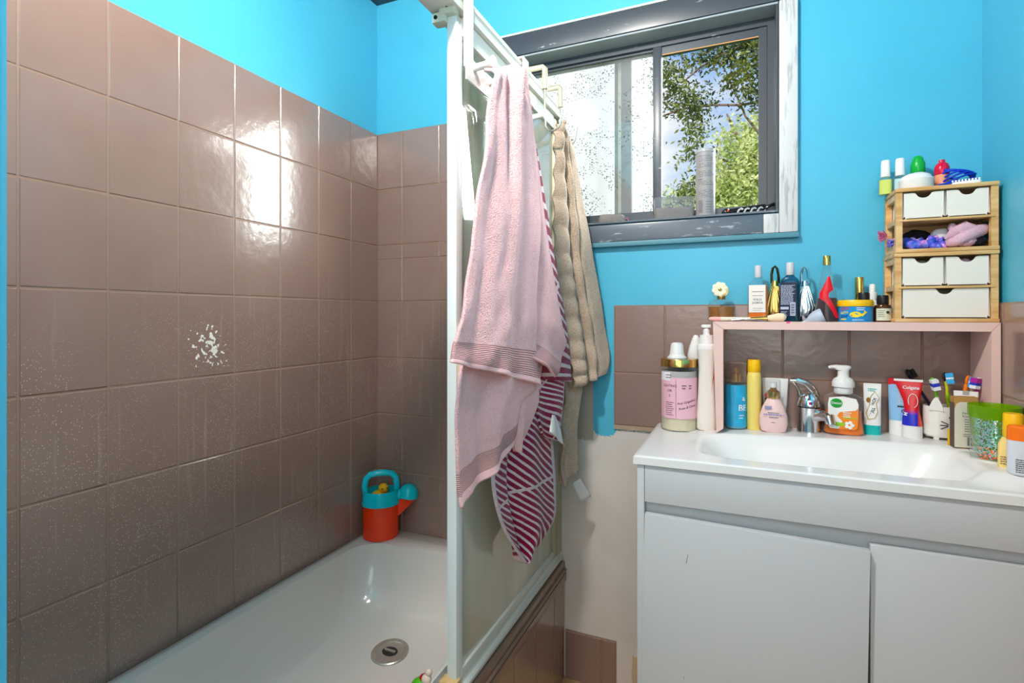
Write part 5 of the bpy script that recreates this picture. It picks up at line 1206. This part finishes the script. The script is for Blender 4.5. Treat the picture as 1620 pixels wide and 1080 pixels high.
MB().box(-wv * .5, -wv * .12, -dv * 1.02, -dv * 1.0, hv * .58, hv * .66).build('grey_print', GREYINK, o, smooth=0)
o, s = put('aerosol_can', 'tall white cylindrical can with fine print on the window sill before the clear pane', 'can', 1116, .026, ZW)
r = 14.3 * s
MB().lathe([(r * .97, 0), (r, 1.5 * s), (r, 100 * s), (r * .97, 102 * s), (r * .97, 104 * s), (r * .8, 105 * s), (.001, 105 * s)], 36).build('can', M('dull_white_can', (158, 154, 154), .5), o)
MB().lathe([(r * 1.03, 101 * s), (r * 1.03, 106 * s), (r * .9, 107 * s), (.001, 107 * s)], 36).build('lid', M('clear_lid_white', (176, 178, 178), .3), o)
tx = MB()
for z_, rows in ((94, 4), (82, 3), (70, 4), (54, 3), (40, 5)): tx.bars(rows, -11 * s, 15 * s, z_ * s, 2.6 * s, .8 * s, r=r * 1.01, seed=z_)
tx.bars(9, -11 * s, -3 * s, 24 * s, 2.2 * s, 1.2 * s, r=r * 1.01, seed=2).bars(5, 1 * s, 12 * s, 22 * s, 4 * s, .8 * s, r=r * 1.01, seed=8).bars(1, -12 * s, -4 * s, 57 * s, 2 * s, 1.6 * s, r=r * 1.01, seed=3)
tx.build('lettering', M('slate_print', (92, 92, 98), .6), o, smooth=0)
pa = on_y(1150, 338, .030); pb2 = on_y(1218, 328, .040); s = spot(1180, .03)[1]
o = thing('razor', 'black handled grooming tool with a ring end lying on the window sill', 'razor', (pa.x, .030, ZW))
D = Vector((pb2.x - pa.x, .008, 0)); GB = M('glossy_black', (24, 24, 28), .2)
MB().tube([(0, 0, .010), tuple(D * .25 + Vector((0, 0, .015))), tuple(D * .6 + Vector((0, 0, .020))), tuple(D * .9 + Vector((0, 0, .0225)))], .004, 12, rs=[.009, .0074, .006, .0054]).build('handle', GB, o)
MB().tube([tuple(D * .97 + Vector((.0135 * math.cos(a), .006 * math.sin(a), .0215 + .006 * math.sin(a + 1.2)))) for a in [i * PI / 8 for i in range(16)]], .0032, 10, closed=True).build('ring_end', GB, o)
MB().ball((-.002, -.001, .011), .0108, sx=1.1, sy=.8).build('head', GB, o)
MB().lathe([(.0028, 0), (.0028, .0015)], 12, T=Matrix.Translation((.003, -.0098, .014)) @ Matrix.Rotation(PI / 2, 4, 'X')).build('red_dot', M('orange_red_dot', (226, 74, 40), .4), o)
pc = on_y(1184, 340, .012)
o = thing('hair_clip', 'clear ridged plastic hair clip lying on the window sill in front of the black tool', 'hair clip', (pc.x, .010, ZW))
for k in range(4):
    c_ = (-.024 + k * .0165)
    MB().tube([(c_ - .004, 0, .001), (c_ + .0005, 0, .012), (c_ + .006, 0, .015), (c_ + .010, .001, .012)], .0017, 8, flat=1.6).build('tooth', M('clear_clip', (214, 218, 222), .12, trans=.35), o)
MB().tube([(-.034, .003, .0022), (.0, .003, .0022), (.040, .003, .0022)], .002, 8).tube([(.036, 0, .002), (.043, 0, .009), (.040, 0, .002)], .0016, 8).build('spine', M('clear_clip'), o)

# ---- in and on the bath
ZB = ZR + .0006
wc = Vector((.076, -.078, ZB)); s = .00262
th_ = facing(wc.x, wc.y)
TEAL = M('teal_toy_plastic', (0, 204, 220), .2, coat=.3); RED = M('orange_red_toy_plastic', (255, 56, 0), .22, coat=.3)
o = thing('toy_watering_can', 'orange and teal toy watering can standing in the corner of the bath rim', 'toy', tuple(wc), th_)
r = 23 * s
MB().lathe([(r * .93, 0), (r * .98, 1.5 * s), (r, 45 * s), (r * .93, 45 * s), (r * .9, 8 * s), (.001, 7 * s)], 40, sy=.86).build('body', RED, o)
MB().lathe([(r * 1.05, 43 * s), (r * 1.06, 46 * s), (r * 1.0, 49 * s), (r * .99, 57 * s), (r * .93, 61 * s), (r * .84, 60 * s), (r * .86, 45 * s), (r * 1.0, 43 * s)], 40, sy=.86, cap=False).build('collar', TEAL, o)
hd = [(-19 * s, 0, 56 * s), (-20.5 * s, 0, 66 * s), (-18.5 * s, 0, 76 * s), (-13 * s, 0, 81 * s), (-4 * s, 0, 82.5 * s), (5 * s, 0, 82.5 * s), (14 * s, 0, 81 * s), (19 * s, 0, 76 * s), (20.5 * s, 0, 66 * s), (19.5 * s, 0, 56 * s)]
MB().tube(hd, 3.6 * s, 14, flat=1.15).build('handle', TEAL, o)
MB().prism([(19 * s, 47 * s), (44 * s, 50 * s), (45 * s, 47 * s), (23 * s, 27 * s), (20 * s, 27 * s)], -6 * s, 6 * s).build('spout', RED, o, smooth=0)
MB().lathe(P(s, (13, 0), (13.4, 1.5), (13, 4), (11.6, 10), (8, 14.5), (3, 16.8), (.1, 17)), 30, T=Matrix.Translation((35 * s, 0, 48.5 * s)) @ Matrix.Rotation(.18, 4, 'Y')).tube([(18 * s, 0, 52 * s), (28 * s, 0, 52 * s)], 7 * s, 16).build('spout_rose', TEAL, o)
DY = M('duck_yellow', (250, 186, 16), .3)
dk = thing('rubber_duck', 'yellow rubber duck sitting inside the toy watering can', 'toy', (wc.x, wc.y, ZB + 7.5 * s), th_ + .25)
MB().ball((0, 2 * s, 42 * s), 13 * s, sx=1.05, sy=.9, sz=.8).ball((3 * s, -2 * s, 55 * s), 6.6 * s).rloft([(0, 9 * s, 8 * s, 2), (40 * s, 9 * s, 8 * s, 2)]).ball((-9 * s, -6 * s, 48 * s), 7.5 * s, sz=.45, sy=.8).build('body', DY, dk)
MB().ball((3.2 * s, -8.8 * s, 52.6 * s), 2.4 * s, sx=1.2, sy=1.2, sz=.6).build('beak', M('duck_orange', (240, 110, 20), .3), dk)
MB().ball((.2 * s, -7.6 * s, 56 * s), 1.0 * s, seg=10).ball((6.4 * s, -7.4 * s, 56 * s), 1.0 * s, seg=10).build('eye', BLK, dk)
tq = on_x(684, 1072, .652)
ty = thing('bath_toy', 'small green and red bath toy tucked behind the foot of the white screen stile', 'toy', (.628, tq.y + .004, ZB))
MB().ball((-.004, -.004, .018), .018, sx=1.1, sz=1).build('body', M('toy_green', (70, 170, 20), .3), ty)
MB().ball((.002, .002, .030), .012).build('hat', M('toy_red', (170, 14, 22), .3), ty)
MB().ball((.009, -.002, .036), .010).ball((.012, .002, .048), .007).build('face', M('toy_beige', (216, 190, 170), .5, var=.2, scale=200), ty)

# ------------------------------------------------------------------ outdoors
BARK = M('tree_bark', (112, 92, 78), .9, var=.3, scale=12, bump=.6, bscale=30)
def leafmat(name, c1, c2, tr):
    m, nt, b = new_mat(name); g = NG(m); geo = g.n('NewGeometry')
    n = g.n('TexNoise', Scale=3.5, Detail=4.0); g.l(geo.outputs['Position'], n.inputs['Vector'])
    c = g.mix(g.ramp(n.outputs['Fac'], .35, .65), srgb(*c1), srgb(*c2)); g.l(c, b.inputs['Base Color']); b.inputs['Roughness'].default_value = .5
    t_ = g.n('BsdfTranslucent'); g.l(c, t_.inputs['Color']); x = g.n('MixShader'); x.inputs[0].default_value = tr
    g.l(b.outputs[0], x.inputs[1]); g.l(t_.outputs[0], x.inputs[2]); g.l(x.outputs[0], nt.nodes['Material Output'].inputs[0])
    return m
def leaves(cl, n, size, rd):
    q = MB()
    for (c, R) in cl:
        c = Vector(c)
        for k in range(int(n * R * R * 4)):
            p = Vector((rd.gauss(0, 1), rd.gauss(0, 1), rd.gauss(0, 1))) * R * .5 + c
            a = Vector((rd.gauss(0, 1), rd.gauss(0, 1), rd.gauss(0, .8) - .5)).normalized(); b_ = a.orthogonal().normalized()
            b_ = Matrix.Rotation(rd.random() * 6.28, 3, a) @ b_; L_ = size * rd.uniform(.6, 1.3)
            q.add([tuple(p), tuple(p + a * L_ * .45 + b_ * L_ * .2), tuple(p + a * L_), tuple(p + a * L_ * .45 - b_ * L_ * .2)], [(0, 1, 2, 3)])
    return q
def pt(px, py, y): return tuple(on_y(px, py, y))
def grow(name, label, trunk, limbs, clusters, n, size, mat, seed):
    t_ = thing(name, label, 'tree', (0, 0, 0)); rd = random.Random(seed)
    MB().tube(trunk[0], .1, 12, rs=trunk[1]).build('trunk', BARK, t_)
    for pts, r0, r1 in limbs:
        k = len(pts); MB().tube(pts, .03, 8, rs=[r0 + (r1 - r0) * i / (k - 1) for i in range(k)]).build('branch', BARK, t_)
    leaves(clusters, n, size, rd).build('foliage', mat, t_, smooth=0)
Y1_ = 3.6
cl = []
rd = random.Random(21)
def along(pts, R, k):
    for i in range(k):
        t_ = i / max(1, k - 1) * (len(pts) - 1); a = int(min(t_, len(pts) - 2)); f = t_ - a
        px = pts[a][0] + (pts[a + 1][0] - pts[a][0]) * f; py = pts[a][1] + (pts[a + 1][1] - pts[a][1]) * f
        cl.append((pt(px + rd.gauss(0, 4), py + rd.gauss(0, 4), Y1_ + rd.gauss(0, .12)), R * rd.uniform(.7, 1.25)))
along([(1050, 108), (1062, 130), (1085, 150), (1110, 165)], .15, 12)
along([(1098, 165), (1105, 195), (1095, 225), (1096, 250)], .13, 10)
along([(1055, 160), (1075, 175), (1090, 168)], .13, 6)
along([(1060, 108), (1110, 100), (1140, 84), (1165, 72), (1200, 62)], .13, 16)
along([(1120, 75), (1150, 92), (1165, 120), (1150, 140)], .13, 10)
along([(1165, 92), (1185, 110), (1198, 140), (1190, 165)], .14, 12)
along([(1085, 290), (1100, 300), (1080, 310)], .14, 6)
along([(1180, 62), (1210, 80), (1230, 90)], .16, 8)
grow('tree', 'dark leaved tree with drooping branches outside the clear window pane', ([(3.1, 4.6, -.5), (2.9, 4.4, 1.6), (2.5, 4.1, 3.0), pt(1240, 60, 3.9)], [.16, .13, .09, .05]),
     [([pt(1240, 60, 3.9), pt(1200, 68, 3.7), pt(1150, 82, 3.6), pt(1110, 105, 3.55), pt(1080, 130, 3.5)], .022, .006),
      ([pt(1225, 158, 3.7), pt(1170, 166, 3.6), pt(1128, 166, 3.6), pt(1080, 172, 3.6), pt(1030, 190, 3.6)], .012, .009),
      ([pt(1205, 215, 3.7), pt(1180, 185, 3.65), pt(1165, 150, 3.6), pt(1150, 120, 3.6)], .012, .005),
      ([(2.5, 4.1, 3.0), pt(1230, 150, 3.8), pt(1225, 158, 3.7)], .03, .013), ([pt(1225, 158, 3.7), pt(1205, 215, 3.7)], .013, .012)], cl, 760, .052, leafmat('dark_leaf', (52, 70, 30), (120, 128, 56), .3), 4)
cl = []; Y1_ = 6.5
along([(1140, 300), (1165, 270), (1200, 255), (1225, 245)], .36, 16)
along([(1130, 318), (1165, 308), (1205, 300)], .36, 14)
along([(1150, 235), (1180, 215), (1210, 200)], .28, 10)
along([(1050, 322), (1080, 318), (1110, 312)], .22, 8)
grow('tree', 'sunlit yellow green tree further off behind the window sill things', ([(2.3, 7.4, -.5), (2.0, 7.1, 1.5), pt(1215, 300, 6.8)], [.2, .16, .10]),
     [([pt(1215, 300, 6.8), pt(1195, 250, 6.6), pt(1165, 215, 6.5), pt(1150, 180, 6.5)], .06, .012), ([pt(1215, 300, 6.8), pt(1150, 255, 6.6), pt(1110, 240, 6.6)], .03, .01)], cl, 330, .085, leafmat('sunlit_leaf', (150, 170, 84), (222, 226, 170), .5), 8)
gr = MB().box(-12, 16, .3, 30, -.6, -.5).build('ground', M('garden_grass', (96, 120, 60), .9, var=.4, scale=3), None, smooth=0); struct(gr)

w = bpy.data.worlds.new('sky'); SC.world = w; w.use_nodes = True; nt = w.node_tree
class _W: node_tree = nt
g = NG(_W); bg = nt.nodes['Background']
tc = g.n('TexCoord'); sep = g.n('SeparateXYZ'); g.l(tc.outputs['Generated'], sep.inputs[0])
mp = g.n('Mapping'); mp.inputs['Scale'].default_value = (2.2, 2.2, 5.0); g.l(tc.outputs['Generated'], mp.inputs['Vector'])
n = g.n('TexNoise', Scale=1.6, Detail=6.0, Roughness=.6); g.l(mp.outputs['Vector'], n.inputs['Vector'])
grad = g.mix(g.ramp(sep.outputs['Z'], .0, .6), srgb(214, 234, 254), srgb(90, 160, 240))
cloud = g.math('MULTIPLY', g.ramp(n.outputs['Fac'], .45, .68), .75)
haze = g.math('ADD', g.ramp(sep.outputs['Z'], .28, .05), g.ramp(sep.outputs['X'], -.09, -.17), True)
g.l(g.mix(g.math('ADD', cloud, haze, True), grad, (1, 1, 1, 1)), bg.inputs['Color'])
bg.inputs['Strength'].default_value = 1.05

# ------------------------------------------------------------------ light
def light(name, kind, loc, energy, color=(1, 1, 1), size=.1, sy=None, target=None):
    l = bpy.data.lights.new(name, kind); l.energy = energy; l.color = color
    if kind == 'AREA':
        l.shape = 'RECTANGLE' if sy else 'DISK'; l.size = size
        if sy: l.size_y = sy
    elif kind == 'SUN': l.angle = .01
    else: l.shadow_soft_size = size
    o = bpy.data.objects.new(name, l); COL.objects.link(o); o.location = loc
    if target is not None:
        o.rotation_euler = (Vector(target) - Vector(loc)).to_track_quat('-Z', 'Y').to_euler()
    return o
light('ceiling_lamp', 'POINT', (.84, -1.08, 2.10), 61, (1, .945, .87), .045)
light('bath_fill_light', 'POINT', (.44, -.95, 2.12), 9, (1, .95, .88), .09)  # weak fill added to brighten the bath corner, no known fitting there
light('fill_light', 'AREA', (1.05, -2.25, 1.5), 13, (1, .94, .87), 1.2, 1.3, (.8, 0, 1.0))  # soft unseen fill added behind the camera to lift the room
light('window_daylight', 'AREA', (1.95, 1.05, 2.25), 150, (1, .985, .955), 1.1, 1.1, (.95, 0, 1.68))
light('sun', 'SUN', (2, -6, 9), 7, (1, .95, .86), target=(1.0, 4.0, 2.0))

cam = bpy.data.cameras.new('camera'); co = bpy.data.objects.new('camera', cam); COL.objects.link(co); SC.camera = co
co.location = CAM; co.rotation_euler = (PI / 2, 0, YAW)
cam.sensor_width = 36; cam.lens = F / 1620 * 36; cam.shift_y = -40 / 1620; cam.clip_start = .02
vs = SC.view_settings; vs.view_transform = 'Standard'; vs.look = 'None'; vs.exposure = 0; vs.gamma = 1; vs.use_curve_mapping = False
SC.cycles.transparent_max_bounces = 24; SC.cycles.max_bounces = 10; SC.cycles.caustics_reflective = False; SC.cycles.caustics_refractive = False
SC.cycles.sample_clamp_indirect = 6
